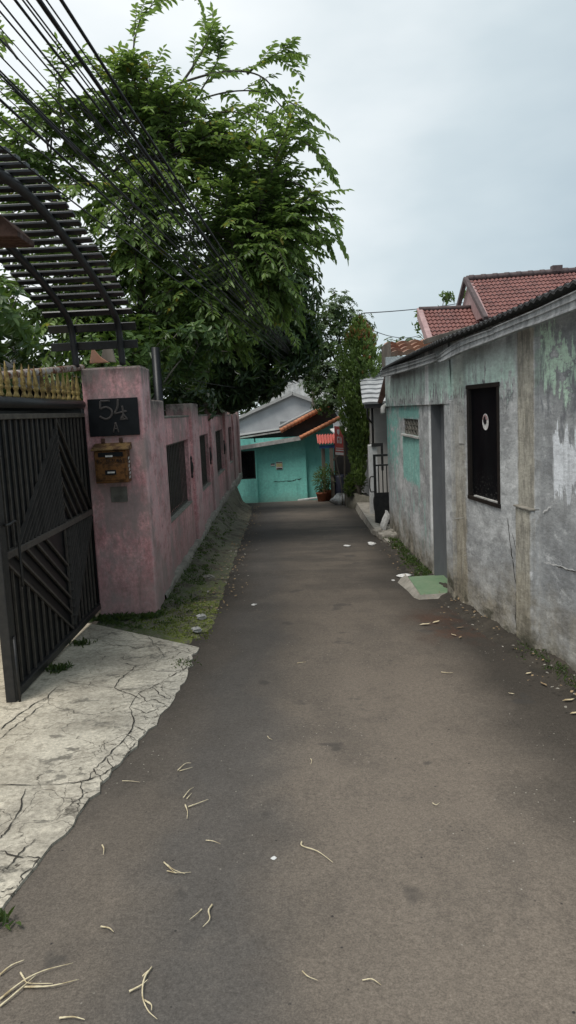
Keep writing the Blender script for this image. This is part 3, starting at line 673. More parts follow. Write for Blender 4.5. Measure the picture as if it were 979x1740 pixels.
yw = MB(); yw.box(-3.2, -3.08, 6.5, 20, -.3, 1.75); tag(yw.build('yard_shade_wall', M['darkwall']), 'added dark wall standing in for yard shade behind the pink wall openings', 'wall')  # wall added only to keep the view behind the openings dark

# ------------------------------------------------------------------ grey house on the right
gh = thing('grey_house', (1.6, 7, -.2), 'low weathered grey plaster house with zinc fascia on the right of the lane', 'house')
PA, PB, PC_, PD = (1.50, 11.1), (1.43, 6.55), (1.60, 4.9), (1.86, 2.5)
def wall_seg(b, p0, p1, z0, z1, ops, th=.13):
    p0, p1 = Vector((p0[0], p0[1], 0)), Vector((p1[0], p1[1], 0)); d = p1 - p0; Ln = d.length
    nin = Vector((-d.y, d.x, 0)).normalized()
    if nin.x < 0: nin = -nin
    def yt(y): return (y - p0.y) / d.y
    ss = sorted({0, 1} | {yt(o[0]) for o in ops} | {yt(o[1]) for o in ops}); zs = sorted({z0, z1} | {o[2] for o in ops} | {o[3] for o in ops})
    P = lambda s, z, k=0: p0 + d * s + Vector((0, 0, z)) + nin * th * k
    for i in range(len(ss) - 1):
        for j in range(len(zs) - 1):
            sm, zm = (ss[i] + ss[i + 1]) / 2, (zs[j] + zs[j + 1]) / 2; ym = p0.y + d.y * sm
            if any(min(o[0], o[1]) < ym < max(o[0], o[1]) and o[2] < zm < o[3] for o in ops): continue
            b.add([P(ss[i], zs[j]), P(ss[i + 1], zs[j]), P(ss[i + 1], zs[j + 1]), P(ss[i], zs[j + 1])], [(0, 1, 2, 3)])
            b.add([P(ss[i], zs[j], 1), P(ss[i + 1], zs[j], 1), P(ss[i + 1], zs[j + 1], 1), P(ss[i], zs[j + 1], 1)], [(3, 2, 1, 0)])
    for o in ops:
        sa, sb = yt(o[0]), yt(o[1])
        for (q, r_) in (((sa, o[2]), (sa, o[3])), ((sb, o[2]), (sb, o[3])), ((sa, o[2]), (sb, o[2])), ((sa, o[3]), (sb, o[3]))):
            b.add([P(q[0], q[1]), P(r_[0], r_[1]), P(r_[0], r_[1], 1), P(q[0], q[1], 1)], [(0, 1, 2, 3)])
b = MB()
DOOR = (6.80, 7.50, -.12, 1.595); WIN = (5.51, 6.13, .85, 1.715); VENT = (8.36, 9.48, 1.262, 1.445)
wall_seg(b, PA, PB, -.6, 2.16, [DOOR, VENT]); wall_seg(b, PB, PC_, -.5, 2.16, [WIN]); wall_seg(b, (1.625, 4.9), (1.885, 2.5), -.4, 2.16, [])
b.add([(1.60, 4.9, -.4), (1.625, 4.9, -.4), (1.625, 4.9, 2.16), (1.60, 4.9, 2.16)], [(0, 1, 2, 3)])
b.box(1.50, 5.2, 11.1, 11.22, -.6, 2.3); b.box(5.2, 5.32, 2.5, 11.22, -.5, 2.6); b.box(1.9, 5.2, 2.4, 2.5, -.5, 2.6)
# cracks and scrapes in the plaster
nb = (-1, -.1, 0)
b.ribbon([(1.549,5.357,0.779),(1.553,5.318,0.637),(1.559,5.260,0.458),(1.565,5.202,0.303),(1.562,5.226,0.086),(1.568,5.169,-0.110)], .012, (0, 0, 0), nb, .008, 1)
b.ribbon([(1.557,5.276,0.686),(1.563,5.216,0.592),(1.567,5.178,0.475),(1.571,5.141,0.317)], .006, (0, 0, 0), nb, .006, 1)
b.ribbon([(1.538,5.464,0.807),(1.539,5.457,0.658),(1.548,5.363,0.545),(1.563,5.219,0.467)], .004, (0, 0, 0), nb, .005, 2)
b.ribbon([(1.445,6.366,0.112),(1.452,6.295,0.329),(1.461,6.207,0.360),(1.475,6.072,0.273)], .003, (0, 0, 0), nb, .004, 2)
b.ribbon([(1.429,6.523,0.612),(1.457,6.250,0.669)], .004, (0, 0, 0), nb, .004, 2)
b.ribbon([(1.522,5.623,0.823),(1.519,5.649,0.740)], .004, (0, 0, 0), nb, .003, 2)
b.ribbon([(1.508,5.757,0.383),(1.510,5.739,0.179)], .003, (0, 0, 0), nb, .004, 2)
b.ribbon([(1.462,6.199,0.233),(1.469,6.129,0.228)], .007, (0, 0, 0), nb, .002, 1)
nb = (-1, -.1, 0)
b.ribbon([(1.627,4.814,0.565),(1.645,4.651,0.578),(1.662,4.498,0.586),(1.677,4.354,0.595)], .009, (0, 0, 0), nb, .006, 2)
b.ribbon([(1.644,4.649,0.571),(1.661,4.496,0.580),(1.676,4.352,0.588)], .007, (0, 0, 0), nb, .006, 1)
b.ribbon([(1.625,4.837,0.886),(1.632,4.770,0.909),(1.637,4.721,0.938)], .010, (0, 0, 0), nb, .006, 2)
b.ribbon([(1.446,7.856,0.693),(1.445,7.807,0.534)], .02, (0, 0, 0), (-1, 0, 0), .02, 2)
b.build('wall', [M['grey'], M['crack'], M['white']], gh)
b = MB(); b.add([(1.40, 6.55, 1.60), (1.478, 11.12, 1.60), (1.478, 11.12, 2.15), (1.405, 6.55, 2.15), (1.435, 6.55, 1.60), (1.505, 11.12, 1.6)], [(0, 1, 2, 3), (0, 4, 5, 1), (0, 3, 4)]); b.build('upper_band', M['grey'], gh)
b = MB(); b.prism([(1.41, 6.50, -.3), (1.41, 6.78, -.3), (1.50, 6.78, -.3), (1.50, 6.5, -.3)], (0, 0, 1.93)); b.build('door_jamb', M['grey'], gh, .008)
b = MB(); b.prism([(1.545, 5.16, -.3), (1.57, 4.905, -.3), (1.64, 4.91, -.3), (1.62, 5.17, -.3)], (0, 0, 1.185)); b.build('buttress', M['grey'], gh, .01)
b = MB(); b.prism([(1.535, 5.17, .886), (1.56, 4.90, .886), (1.64, 4.90, .886), (1.62, 5.18, .886)], (0, 0, .012)); b.build('buttress_cap', M['conc'], gh, .003)
b = MB(); b.box(1.525, 1.555, 6.79, 7.51, -.15, 1.6); dr = b.build('door', M['doorgrey'], gh)
b = MB(); b.box(1.435, 1.56, 7.485, 7.515, -.15, 1.597); b.build('far_jamb', M['doorgrey'], gh)
b = MB(); b.lathe((1.51, 6.86, .85), [(.012, 0), (.02, .02), (.012, .04)], 8); b.build('handle', M['rust'], dr)
# window
b = MB(); q = lambda y: lerp(1.43, 1.60, (6.55 - y) / 1.65)
def wpiece(b, y0, y1, z0, z1, xo, xi): b.prism([(q(y0) + xo, y0, z0), (q(y1) + xo, y1, z0), (q(y1) + xi, y1, z0), (q(y0) + xi, y0, z0)], (0, 0, z1 - z0))
a_, c_, z0_, z1_ = WIN
wpiece(b, a_ - .03, c_ + .03, z1_ - .012, z1_ + .022, -.012, .10); wpiece(b, a_ - .03, c_ + .03, z0_ - .02, z0_ + .012, -.012, .10)
wpiece(b, a_ - .022, a_ + .012, z0_ + .012, z1_ - .012, -.010, .10); wpiece(b, c_ - .02, c_ + .022, z0_ + .012, z1_ - .012, -.010, .10)
wf = b.build('window', M['brownframe'], gh, .004)
b = MB(); wpiece(b, a_ + .010, c_ - .018, z0_ + .010, z1_ - .010, .016, .020); b.build('pane', M['glass'], wf)
b = MB(); wpiece(b, a_ + .014, c_ - .1, z0_ + .0125, z0_ + .022, -.004, .015); b.build('peeling_sill_paint', M['whitedirty'], wf)
b = MB(); cy, cz = 5.80, 1.45
ring = [(q(cy + .065 * math.cos(t) * 1.0) + .012, cy + .065 * math.cos(t), cz + .062 * math.sin(t)) for t in [2 * PI * k / 20 for k in range(20)]]
b.add(ring, [list(range(20))], 0); rr = [(p[0] - .002, cy + (p[1] - cy) * .9, cz + (p[2] - cz) * .9) for p in ring]
b.add([rr[k] for k in range(1, 10)], [list(range(9))], 1)
b.add([(p[0] - .003, cy + (p[1] - cy) * .45, cz + .012 + (p[2] - cz) * .5) for p in ring], [list(range(20))], 2)
b.build('round_sticker', [M['paper'], M['pinktrim'], M['plate']], wf)
b = MB(); b.box(1.432, 1.44, 6.24, 6.36, 1.26, 1.42); b.add([(p[0], p[1], p[2]) for p in [(1.43, 6.25, 1.27)] * 0], []) 
b = MB(); b.prism([(q(6.24) - .006, 6.24, 1.27), (q(6.36) - .006, 6.36, 1.27), (q(6.36) + .002, 6.36, 1.27), (q(6.24) + .002, 6.24, 1.27)], (0, 0, .14)); b.build('paper_notice', M['whitedirty'], gh)
# vent block with rows of keyhole openings
b = MB(); xv = lambda y: lerp(1.43, 1.50, (y - 6.55) / 4.55) + .025
b.box(1.52, 1.56, VENT[0], VENT[1], VENT[2], VENT[3], 1)
for r_ in range(4):
    z = lerp(VENT[2] + .008, VENT[3] - .008, r_ / 3); b.bar((xv(VENT[0]), VENT[0], z), (xv(VENT[1]), VENT[1], z), .03, .014)
for c2 in range(11):
    y = lerp(VENT[0] + .01, VENT[1] - .01, c2 / 10)
    for r_ in range(3):
        za = lerp(VENT[2] + .008, VENT[3] - .008, r_ / 3); zb_ = lerp(VENT[2] + .008, VENT[3] - .008, (r_ + 1) / 3)
        dy = .05 if (c2 + r_) % 2 else -.05
        if VENT[0] < y + dy < VENT[1]: b.bar((xv(y), y, za), (xv(y + dy), y + dy, zb_), .03, .022)
b.build('vent_block', [M['concd'], M['plate']], gh)
b = MB(); b.prism([(1.44, VENT[0] - .05, 1.235), (1.44, VENT[1] + .05, 1.235), (1.50, VENT[1] + .05, 1.235), (1.50, VENT[0] - .05, 1.235)], (0, 0, .024)); b.build('vent_sill', M['whitedirty'], gh, .003)
# fascia in three sagging lengths, ribbed
def fascia(top, bot, n=14):
    b = MB(); tp, bt = catmull(top, n), catmull(bot, n); N = len(tp) - 1
    prof = [(0, 0), (.04, .007), (.10, .007), (.14, 0), (.40, 0), (.43, .006), (.48, .006), (.51, 0), (.80, 0), (.84, .008), (.97, .010), (1.0, .006), (1.0, -.02)]
    m = len(prof) - 1
    b.grid(m, N, lambda u, v: (lambda t, o, k: tp[k].lerp(bt[k], t) + Vector((-o, 0, 0)))(prof[round(u * m)][0], prof[round(u * m)][1], round(v * N)), sm=False)
    return b
fascia([(1.364,10.738,2.094),(1.345,9.500,2.080),(1.326,8.253,2.053),(1.311,7.262,2.035),(1.299,6.510,2.028)], [(1.363,10.618,2.000),(1.344,9.409,1.977),(1.325,8.183,1.963),(1.310,7.207,1.956),(1.299,6.466,1.953)]).build('fascia', M['fascia'], gh)
fascia([(1.304,6.489,1.988),(1.301,6.305,2.008)]+[(1.360,6.012,2.068),(1.399,5.635,2.083),(1.440,5.240,2.089)], [(1.303,6.414,1.949),(1.300,6.238,1.938)]+[(1.363,5.989,1.973),(1.403,5.602,1.993),(1.446,5.180,2.010)]).build('fascia', M['fascia'], gh)
fascia([(1.427,5.221,2.092),(1.469,4.814,2.110),(1.499,4.522,2.123)]+[(1.524,4.306,2.138),(1.549,4.081,2.153),(1.587,3.732,2.182)], [(1.431,5.181,2.007),(1.472,4.780,2.025),(1.502,4.492,2.033)]+[(1.527,4.285,2.044),(1.549,4.080,2.054),(1.587,3.730,2.078)]).build('fascia', M['fascia'], gh)
# corrugated roof sheets with a scalloped lower edge
b = MB()
ev = catmull([(1.339,10.415,2.086),(1.304,8.106,2.093),(1.278,6.420,2.089)]+[(1.376,5.622,2.120),(1.442,4.973,2.141),(1.495,4.460,2.164)]+[(1.541,4.060,2.182),(1.589,3.613,2.202)], 12)
# resample by length
LL = [0]
for i in range(1, len(ev)): LL.append(LL[-1] + (ev[i] - ev[i - 1]).length)
def evat(s):
    s *= LL[-1]
    for i in range(len(ev) - 1):
        if s <= LL[i + 1]: return ev[i].lerp(ev[i + 1], (s - LL[i]) / max(1e-6, LL[i + 1] - LL[i]))
    return ev[-1]
nw = int(LL[-1] / .085); NU = nw * 6
def roofpt(u, v):
    p = evat(u); w = .008 * math.sin(u * nw * 2 * PI)
    return p + Vector((3.6 * v, 0, .55 * v + w + .02))
b.grid(NU, 3, roofpt); b.grid(NU, 1, lambda u, v: roofpt(u, 0) + Vector((.002, 0, -.016 * v)), flip=True); b.grid(NU, 3, lambda u, v: roofpt(u, v) + Vector((.004, 0, -.016)), flip=True)
b.build('roof_sheet', M['asbdark'], gh)
b = MB()
for yy in (7.0, 7.08, 7.17): b.bar((1.28, yy - .25, 2.15), (1.75, yy, 2.27), .03, .04)
b.build('rafter_end', M['wood'], gh)
# gutter spout at the far corner
b = MB(); b.prism([(1.51, 11.3, 2.06), (1.39, 11.3, 1.66), (1.45, 11.3, 1.64), (1.58, 11.3, 1.92), (1.60, 11.3, 2.06)], (0, .1, 0)); b.build('barge_board', M['rust'], gh, .01)
b = MB(); b.tube(catmull([(1.56, 11.25, 1.62), (1.47, 11.1, 1.61), (1.42, 11.0, 1.57), (1.42, 10.98, 1.50)], 4), .035, 8); b.build('drain_pipe', M['whitedirty'], gh)
# doorstep
ds = MB(); ds.prism([(1.16, 6.72, -.4), (1.17, 7.50, -.4), (1.53, 7.52, -.4), (1.53, 6.78, -.4)], (0, 0, .305)); o = ds.build('doorstep', M['greentile'], gh, .008)
ds = MB(); ds.add([(1.06, 6.85, -.17), (1.02, 7.55, -.19), (1.2, 7.9, -.16), (1.165, 7.50, -.093), (1.155, 6.72, -.093), (1.13, 6.68, -.15), (1.5, 6.70, -.14), (1.5, 6.76, -.093)], [(0, 4, 3, 1), (1, 3, 2), (5, 4, 0), (5, 6, 7, 4)]); ds.build('step_apron', M['conc'], gh)

# ------------------------------------------------------------------ red tiled house behind
def tiles(b, p0, du, dv, nu, nv, amp=.028, step=.03, su=6, mi=0):
    p0, du, dv = Vector(p0), Vector(du), Vector(dv); n = du.cross(dv).normalized()
    if n.z < 0: n = -n
    rows = nv
    for r_ in range(rows):
        def f(u, v, r_=r_):
            t = (r_ + v) / rows; w = abs(math.sin(u * nu * PI))
            return p0 + du * u + dv * t + n * (amp * w * 1.3 + step * (1 - v))
        b.grid(nu * su, 2, f, mi)
        b.grid(nu * su, 1, lambda u, v, r_=r_: p0 + du * u + dv * (r_ / rows) + n * ((amp * 1.3 * abs(math.sin(u * nu * PI)) + step) * (1 - v) - .001), mi)
rh = thing('red_roofed_house', (6.5, 21, -1), 'house with red clay tile roofs on two levels behind the grey house', 'house')
b = MB(); tiles(b, (4.95, 18.6, 3.55), (4.6, 0, .13), (-.08, 1.5, 1.12), 42, 11); b.build('upper_roof', M['redtile'], rh)
b = MB(); tiles(b, (3.62, 18.6, 3.02), (1.5, 0, -.02), (0, 1.4, .95), 14, 9); b.build('lower_roof', M['redtile'], rh)
b = MB(); b.tube([(4.83, 20.1, 4.74), (9.5, 20.1, 4.87)], .07, 8)
for k in range(16): b.tube([(4.9 + k * .3, 20.1, 4.742 + .0083 * k), (5.02 + k * .3, 20.1, 4.745 + .0083 * k)], .082, 8)
b.box(7.0, 7.25, 20.0, 20.2, 4.8, 4.95); b.build('ridge_cap', M['ridge'], rh)
b = MB(); b.tube([(3.58, 20.0, 4.02), (5.0, 20.0, 4.0)], .06, 8); b.build('ridge_cap', M['ridge'], rh)
b = MB(); b.box(3.53, 3.66, 18.5, 20.0, 2.2, 3.06); b.prism([(3.53, 18.5, 3.06), (3.66, 18.5, 3.06), (3.66, 20.02, 4.05), (3.53, 20.02, 4.05)], (0, 0.0, -.25)); b.build('verge_trim', M['pinktrim'], rh)
b = MB(); b.prism([(4.90, 18.55, 3.62), (4.90, 20.1, 4.72), (4.90, 21.7, 3.6)], (.06, 0, 0)); b.build('gable_wall', M['pinktrim'], rh)
b = MB(); b.bar((4.87, 18.45, 3.55), (4.80, 20.1, 4.74), .1, .1); b.bar((4.80, 20.1, 4.72), (4.8, 21.9, 3.5), .1, .1); b.build('verge_board', M['ridge'], rh)
b = MB(); b.box(3.7, 9.6, 18.9, 23, -1.2, 3.1); b.box(5.0, 9.6, 18.95, 23, 3.1, 3.55); b.build('wall', M['greyhousew'], rh)
bt = thing('tiled_roof_end', (2.2, 13.5, 0), 'small low house end with stacked brown tiles behind the grey eave', 'house')
b = MB(); tiles(b, (1.82, 12.9, 2.42), (1.5, 0, .06), (.0, .9, .27), 7, 4, .03, .05); b.build('roof', M['browntile'], bt)
b = MB(); b.box(1.80, 1.825, 12.88, 13.9, 2.30, 2.66); b.build('verge', M['wood'], bt)
b = MB(); b.box(1.95, 3.3, 12.95, 14.2, -.5, 2.4); b.build('wall', M['wallw'], bt)

# ------------------------------------------------------------------ white house, gate, gatepost, ramp at the far right
wh = thing('white_house', (2.6, 15.5, -.4), 'off white house with grey tiled roof beyond the black gate', 'house')
b = MB(); b.box(1.70, 5, 14.5, 18, -.5, 1.62); b.build('wall', M['wallw'], wh)
b = MB(); tiles(b, (1.45, 14.1, 1.66), (3.5, 0, .02), (.12, 1.6, .62), 12, 7, .010, .03); b.build('roof', M['paleroof'], wh)
b = MB(); b.box(1.5, 3, 14.12, 14.22, 1.58, 1.66); b.build('gutter', M['black'], wh)
b = MB(); b.tube([(1.66, 14.42, 1.6), (1.66, 14.42, .75)], .025, 6); b.tube(catmull([(1.56, 14.3, 1.58), (1.56, 14.3, 1.42), (1.6, 14.35, 1.36), (1.66, 14.42, 1.3)], 4), .02, 6); b.build('downpipe', M['black'], wh)
b = MB(); b.box(1.45, 3.4, 17.5, 19.5, 1.7, 2.35); tag(b.build('blue_grey_roof', M['asb'], None, .03), 'distant blue grey roof block above the white house', 'roof')
tg = thing('black_steel_gate', (1.7, 12, -.28), 'black steel gate with bars over a solid lower panel beside the grey house', 'gate')
b = MB(); b.box(1.372, 1.412, 11.98, 12.02, -.26, .865); b.box(2.2, 2.24, 11.98, 12.02, -.26, .865); b.box(1.412, 2.2, 11.985, 12.015, .83, .865); b.box(1.412, 2.2, 11.985, 12.015, .68, .705); b.build('frame', M['black'], tg, .003)
b = MB(); b.box(1.412, 2.2, 11.99, 12.01, -.25, .26); b.build('lower_panel', M['black'], tg)
b = MB()
for k in range(12): x = 1.45 + k * .065; b.box(x - .008, x + .008, 11.992, 12.008, .26, .68)
b.build('bars', M['black'], tg)
b = MB(); b.tube(catmull([(1.37, 11.97, .52), (1.31, 11.97, .50), (1.31, 11.97, .30), (1.37, 11.97, .28)], 4), .01, 6); b.build('handle', M['black'], tg)
wp = thing('white_gatepost', (1.53, 13.4, -.3), 'slim white gatepost with black latch beside the black gate', 'gatepost')
b = MB(); b.box(1.455, 1.60, 13.32, 13.5, -.35, .95); b.build('shaft', M['white'], wp, .008)
b = MB(); b.box(1.50, 1.70, 13.29, 13.315, .92, .98); b.box(1.66, 1.70, 13.29, 13.315, .5, .92); b.build('latch', M['black'], wp); b = MB(); b.tube(catmull([(1.56, 13.3, .1), (1.51, 13.28, .0), (1.52, 13.28, -.18), (1.56, 13.3, -.25)], 4), .012, 6); b.build('hook', M['black'], wp)
b = MB()
rp_ = [(1.33, 10.1), (1.26, 11.3), (1.30, 12.6), (1.36, 14.2), (1.42, 15.7), (1.95, 15.7), (1.9, 11.4), (1.52, 11.2)]
N = len(rp_)
b.add([(x, y, gz(y) + (.02 if i in (0, 7) else .10)) for i, (x, y) in enumerate(rp_)] + [(x - .04, y, gz(y) - .05) for x, y in rp_], [list(range(N))] + [[i, (i + 1) % N, N + (i + 1) % N, N + i] for i in range(N)])
for (x, y, s_) in [(1.36, 10.6, .09), (1.42, 10.9, .07), (1.3, 11.0, .06), (1.47, 10.5, .06)]:
    b.obox((x, y, gz(y) + .05), (s_, .03, .01), (-.02, s_ * 1.4, 0), (0, .01, .04))
tag(b.build('concrete_ramp', M['conc'], None, .012), 'cracked pale concrete ramp in front of the black gate', 'ramp')
b = MB()
b.grid(16, 14, lambda u, v: (1.40 + math.cos(u * 2 * PI) * math.sin(v * PI) * .045 * (1 + .4 * math.sin(u * 19 + v * 8)) + .02 * math.sin(v * 7), 10.93 + math.sin(u * 2 * PI) * math.sin(v * PI) * .04, -.05 + math.cos(v * PI) * .15 * (1 + .15 * math.sin(u * 25))), sm=False)
tag(b.build('white_rag', M['paper']), 'dirty white rag hanging at the far foot of the grey wall', 'rag')

# ------------------------------------------------------------------ teal house at the end of the lane
th = thing('teal_house', (0, 22, -.95), 'turquoise painted house with white fascia and orange tile verges at the lane end', 'house')
b = MB()
b.box(-.80, .56, 21.0, 21.12, -1.1, .9); b.box(.56, 1.35, 21.12, 21.24, -1.1, 1.2); b.box(-.83, -.80, 20.9, 21.1, -1.1, .8)
b.box(-4, -1.42, 20.9, 20.8, -1.1, .9); b.box(-1.42, -.83, 20.9, 20.99, -1.1, -.19); b.box(-1.42, -.83, 20.9, 20.99, .58, .9)
b.box(.52, .56, 20.985, 21.0, -.9, .85)
b.ribbon([(-.36, 20.995, -.30), (-.1, 20.995, -.31), (.15, 20.995, -.30), (.26, 20.995, -.27), (.42, 20.995, -.26)], .022, (0, 0, 0), (0, -1, 0), .012, 1)
b.ribbon([(-.8, 20.994, -.93), (0, 20.994, -.91), (.56, 20.994, -.88)], .03, (0, 0, 0), (0, -1, 0), .01, 1, 8)
b.build('wall', [M['teal'], M['crack']], th)
b = MB(); b.box(-1.42, -1.38, 20.905, 20.97, -.19, .58); b.box(-.87, -.83, 20.905, 20.97, -.19, .58); b.box(-1.38, -.87, 20.905, 20.97, .54, .58); b.box(-1.38, -.87, 20.905, 20.97, -.19, -.16); w = b.build('window', M['brownframe'], th)
b = MB(); b.box(-1.38, -.87, 20.94, 20.95, -.16, .54); b.build('pane', M['glass'], w)
b = MB(); b.prism([(-1.6, 20.74, .575), (.50, 20.74, .815), (.50, 20.74, .915), (-1.6, 20.74, .675)], (0, .04, 0)); b.build('fascia', M['whitedirty'], th)
b = MB(); b.prism([(-1.6, 20.785, .655), (.50, 20.785, .895), (1.60, 20.785, 1.355), (1.6, 20.785, 1.375), (.5, 20.785, .92), (-1.6, 20.785, .68)], (0, 1.6, 0)); b.build('roof', M['asb'], th)
def verge(b, p, q_, n, r=.05):
    p, q_ = Vector(p), Vector(q_)
    for k in range(n):
        a = p.lerp(q_, k / n); c = p.lerp(q_, (k + 1.12) / n)
        b.tube([a, c], [r * 1.18, r * .92], 8); b.obox((a + c) / 2 + Vector((0, .12, .02)), (c - a) * .5, (0, .12, 0), (0, 0, .02))
b = MB(); verge(b, (.42, 20.72, .87), (1.62, 20.72, 1.41), 12, .055); b.build('verge_tile', M['orangetile'], th)
b = MB(); b.prism([(-1.6, 21.0, .88), (-.08, 21.0, 1.04), (-.08, 21.0, 1.11), (-1.6, 21.0, .95)], (0, .05, 0)); b.build('upper_fascia', M['whitedirty'], th)
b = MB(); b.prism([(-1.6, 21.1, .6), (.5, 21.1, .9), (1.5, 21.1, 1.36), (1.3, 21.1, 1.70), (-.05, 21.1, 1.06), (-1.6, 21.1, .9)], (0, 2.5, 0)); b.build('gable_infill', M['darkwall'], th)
b = MB(); verge(b, (-.1, 20.95, 1.08), (1.28, 20.95, 1.74), 14, .06); b.build('upper_verge_tile', M['orangetile'], th)
b = MB(); b.obox((.62, 22.2, 1.50), (.75, 0, .34), (0, 1.2, 0), (-.012, 0, .025)); b.obox((-.85, 22.2, 1.02), (.78, 0, .08), (0, 1.2, 0), (0, 0, .02)); b.build('upper_roof', M['asb'], th)
b = MB(); b.box(-.27, -.09, 20.985, 20.999, .03, .235)
pst = b.build('wall_poster', M['paper'], th)
for (z0, z1, m, x0, x1) in ((.205, .225, 'bark', -.262, -.098), (.10, .19, 'posterprint', -.258, -.102), (.04, .065, 'plate', -.255, -.105)):
    b = MB(); b.box(x0, x1, 20.981, 20.9845, z0, z1); b.build('print', M[m], pst)
b = MB(); b.box(-.415, -.30, 20.985, 20.999, .13, .20, 0); b.box(-.41, -.305, 20.981, 20.9845, .17, .197, 1); b.build('wall_sticker', [M['paper'], M['plate']], th)
b = MB(); b.obox((.6, 20.75, gz(20.75) + .03), (.32, .06, .02), (0, .04, 0), (0, 0, .02)); tag(b.build('white_board', M['white'], None, .006), 'white plank lying at the foot of the turquoise wall', 'plank')

bh = thing('pale_gable_house', (.3, 26, -1.2), 'pale grey gabled house with grey sheet roof behind the turquoise house', 'house')
b = MB(); b.prism([(-2.6, 25, -1.2), (2.2, 25, -1.2), (2.2, 25, 1.35), (.32, 25, 2.12), (-2.6, 25, .95)], (0, 4, 0)); b.build('wall', M['greyhousew'], bh)
b = MB(); b.bar((.32, 24.9, 2.16), (2.4, 24.9, 1.30), .1, .09); b.bar((.32, 24.9, 2.16), (-2.8, 24.9, .92), .1, .09); b.build('verge_board', M['wallw'], bh)
b = MB(); b.box(-.12, .42, 24.96, 25.0, .98, 1.28); b.build('gable_louvre', M['asb'], bh)
b = MB(); b.grid(80, 2, corr((-.5, 26.5, 1.75), (4.5, 0, 0), (0, 3, 1.15), 26, .03)); b.grid(40, 2, corr((.32, 24.85, 2.2), (0, 4.2, 0), (2.2, 0, -.9), 14, .02)); b.grid(40, 2, corr((.32, 24.85, 2.2), (0, 4.2, 0), (-3.2, 0, -1.27), 14, .02)); b.build('roof', M['asb'], bh)

# ------------------------------------------------------------------ awning, shed, sign, pots, planter
aw = thing('red_awning', (1.1, 19, -.8), 'little red corrugated awning on grey posts beside the turquoise house', 'awning')
b = MB(); b.grid(60, 2, corr((.80, 18.7, .78), (.62, 0, 0), (0, .5, .2), 9, .022)); b.build('roof', M['redsheet'], aw)
b = MB(); b.box(.84, 1.4, 18.74, 18.77, .66, .73); b.build('fascia', M['blue'], aw)
for x, y in ((1.13, 18.78), (.95, 19.2)):
    b = MB(); b.box(x - .045, x + .045, y - .04, y + .04, -.9, .68); b.build('post', M['wood'], aw, .005)
b = MB(); b.bar((1.17, 18.8, .35), (1.4, 18.8, .6), .04, .04); b.build('brace', M['wood'], aw)
sh = thing('dark_stall', (1.9, 18.5, -.7), 'dark open stall with white sheet roof behind the red sign', 'stall')
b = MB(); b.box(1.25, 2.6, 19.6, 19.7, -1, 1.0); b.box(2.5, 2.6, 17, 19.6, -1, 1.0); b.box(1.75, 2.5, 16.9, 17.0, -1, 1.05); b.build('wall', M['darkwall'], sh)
b = MB(); b.obox((1.62, 17.9, 1.13), (.50, 0, .05), (0, .9, .03), (0, 0, .015)); b.build('roof', M['white'], sh)
b = MB(); b.box(1.2, 2.1, 17.0, 17.04, 1.0, 1.07); b.build('eave_board', M['blue'], sh)
b = MB(); b.lathe((1.34, 18.9, -.68), [(.16, 0), (.19, .05), (.2, .3), (.19, .33), (.2, .62), (.17, .66)], 14); tag(b.build('dark_drum', M['drum']), 'dark blue drum standing in the stall behind the post', 'drum')
sg = thing('red_sign', (1.15, 16.1, -.4), 'red sign board with white panel text on a thin pole', 'sign')
Sx = Vector((.17, -.42, 0)); s0_ = Vector((1.065, 16.35, 0)); sn = Vector((-.42, -.17, 0)).normalized()
def sgn(b, u0, u1, z0, z1, o, mi=0): b.add([s0_ + Sx * u + sn * o + Vector((0, 0, z)) for u, z in ((u0, z0), (u1, z0), (u1, z1), (u0, z1))], [(0, 1, 2, 3)], mi)
b = MB(); b.prism([s0_ + Vector((0, 0, .64)), s0_ + Sx + Vector((0, 0, .62)), s0_ + Sx - sn * .02 + Vector((0, 0, .62)), s0_ - sn * .02 + Vector((0, 0, .64))], (0, 0, .60)); b.build('board', M['signred'], sg)
b = MB()
sgn(b, .04, .97, .635, .69, .004); sgn(b, .10, .95, .72, .745, .004); sgn(b, .12, .93, .77, .785, .004)
for (u0, u1, z0, z1) in ((.28, .36, .88, 1.02), (.28, .5, .99, 1.02), (.42, .5, .88, .95), (.56, .64, .88, 1.02), (.56, .76, .88, .905), (.70, .76, .88, 1.0), (.3, .55, 1.08, 1.17), (.42, .5, 1.05, 1.08)):
    sgn(b, u0, u1, z0, z1, .004)
b.build('lettering', M['white'], sg)
b = MB(); b.tube(catmull([(1.225, 15.95, -.45), (1.22, 15.95, .1), (1.235, 15.95, .62), (1.235, 15.95, 1.25)], 4), .022, 7); b.tube(catmull([(1.07, 16.36, .64), (1.10, 16.3, .35), (1.16, 16.2, .0), (1.17, 16.2, -.44)], 4), .012, 6); b.build('pole', M['wood'], sg)

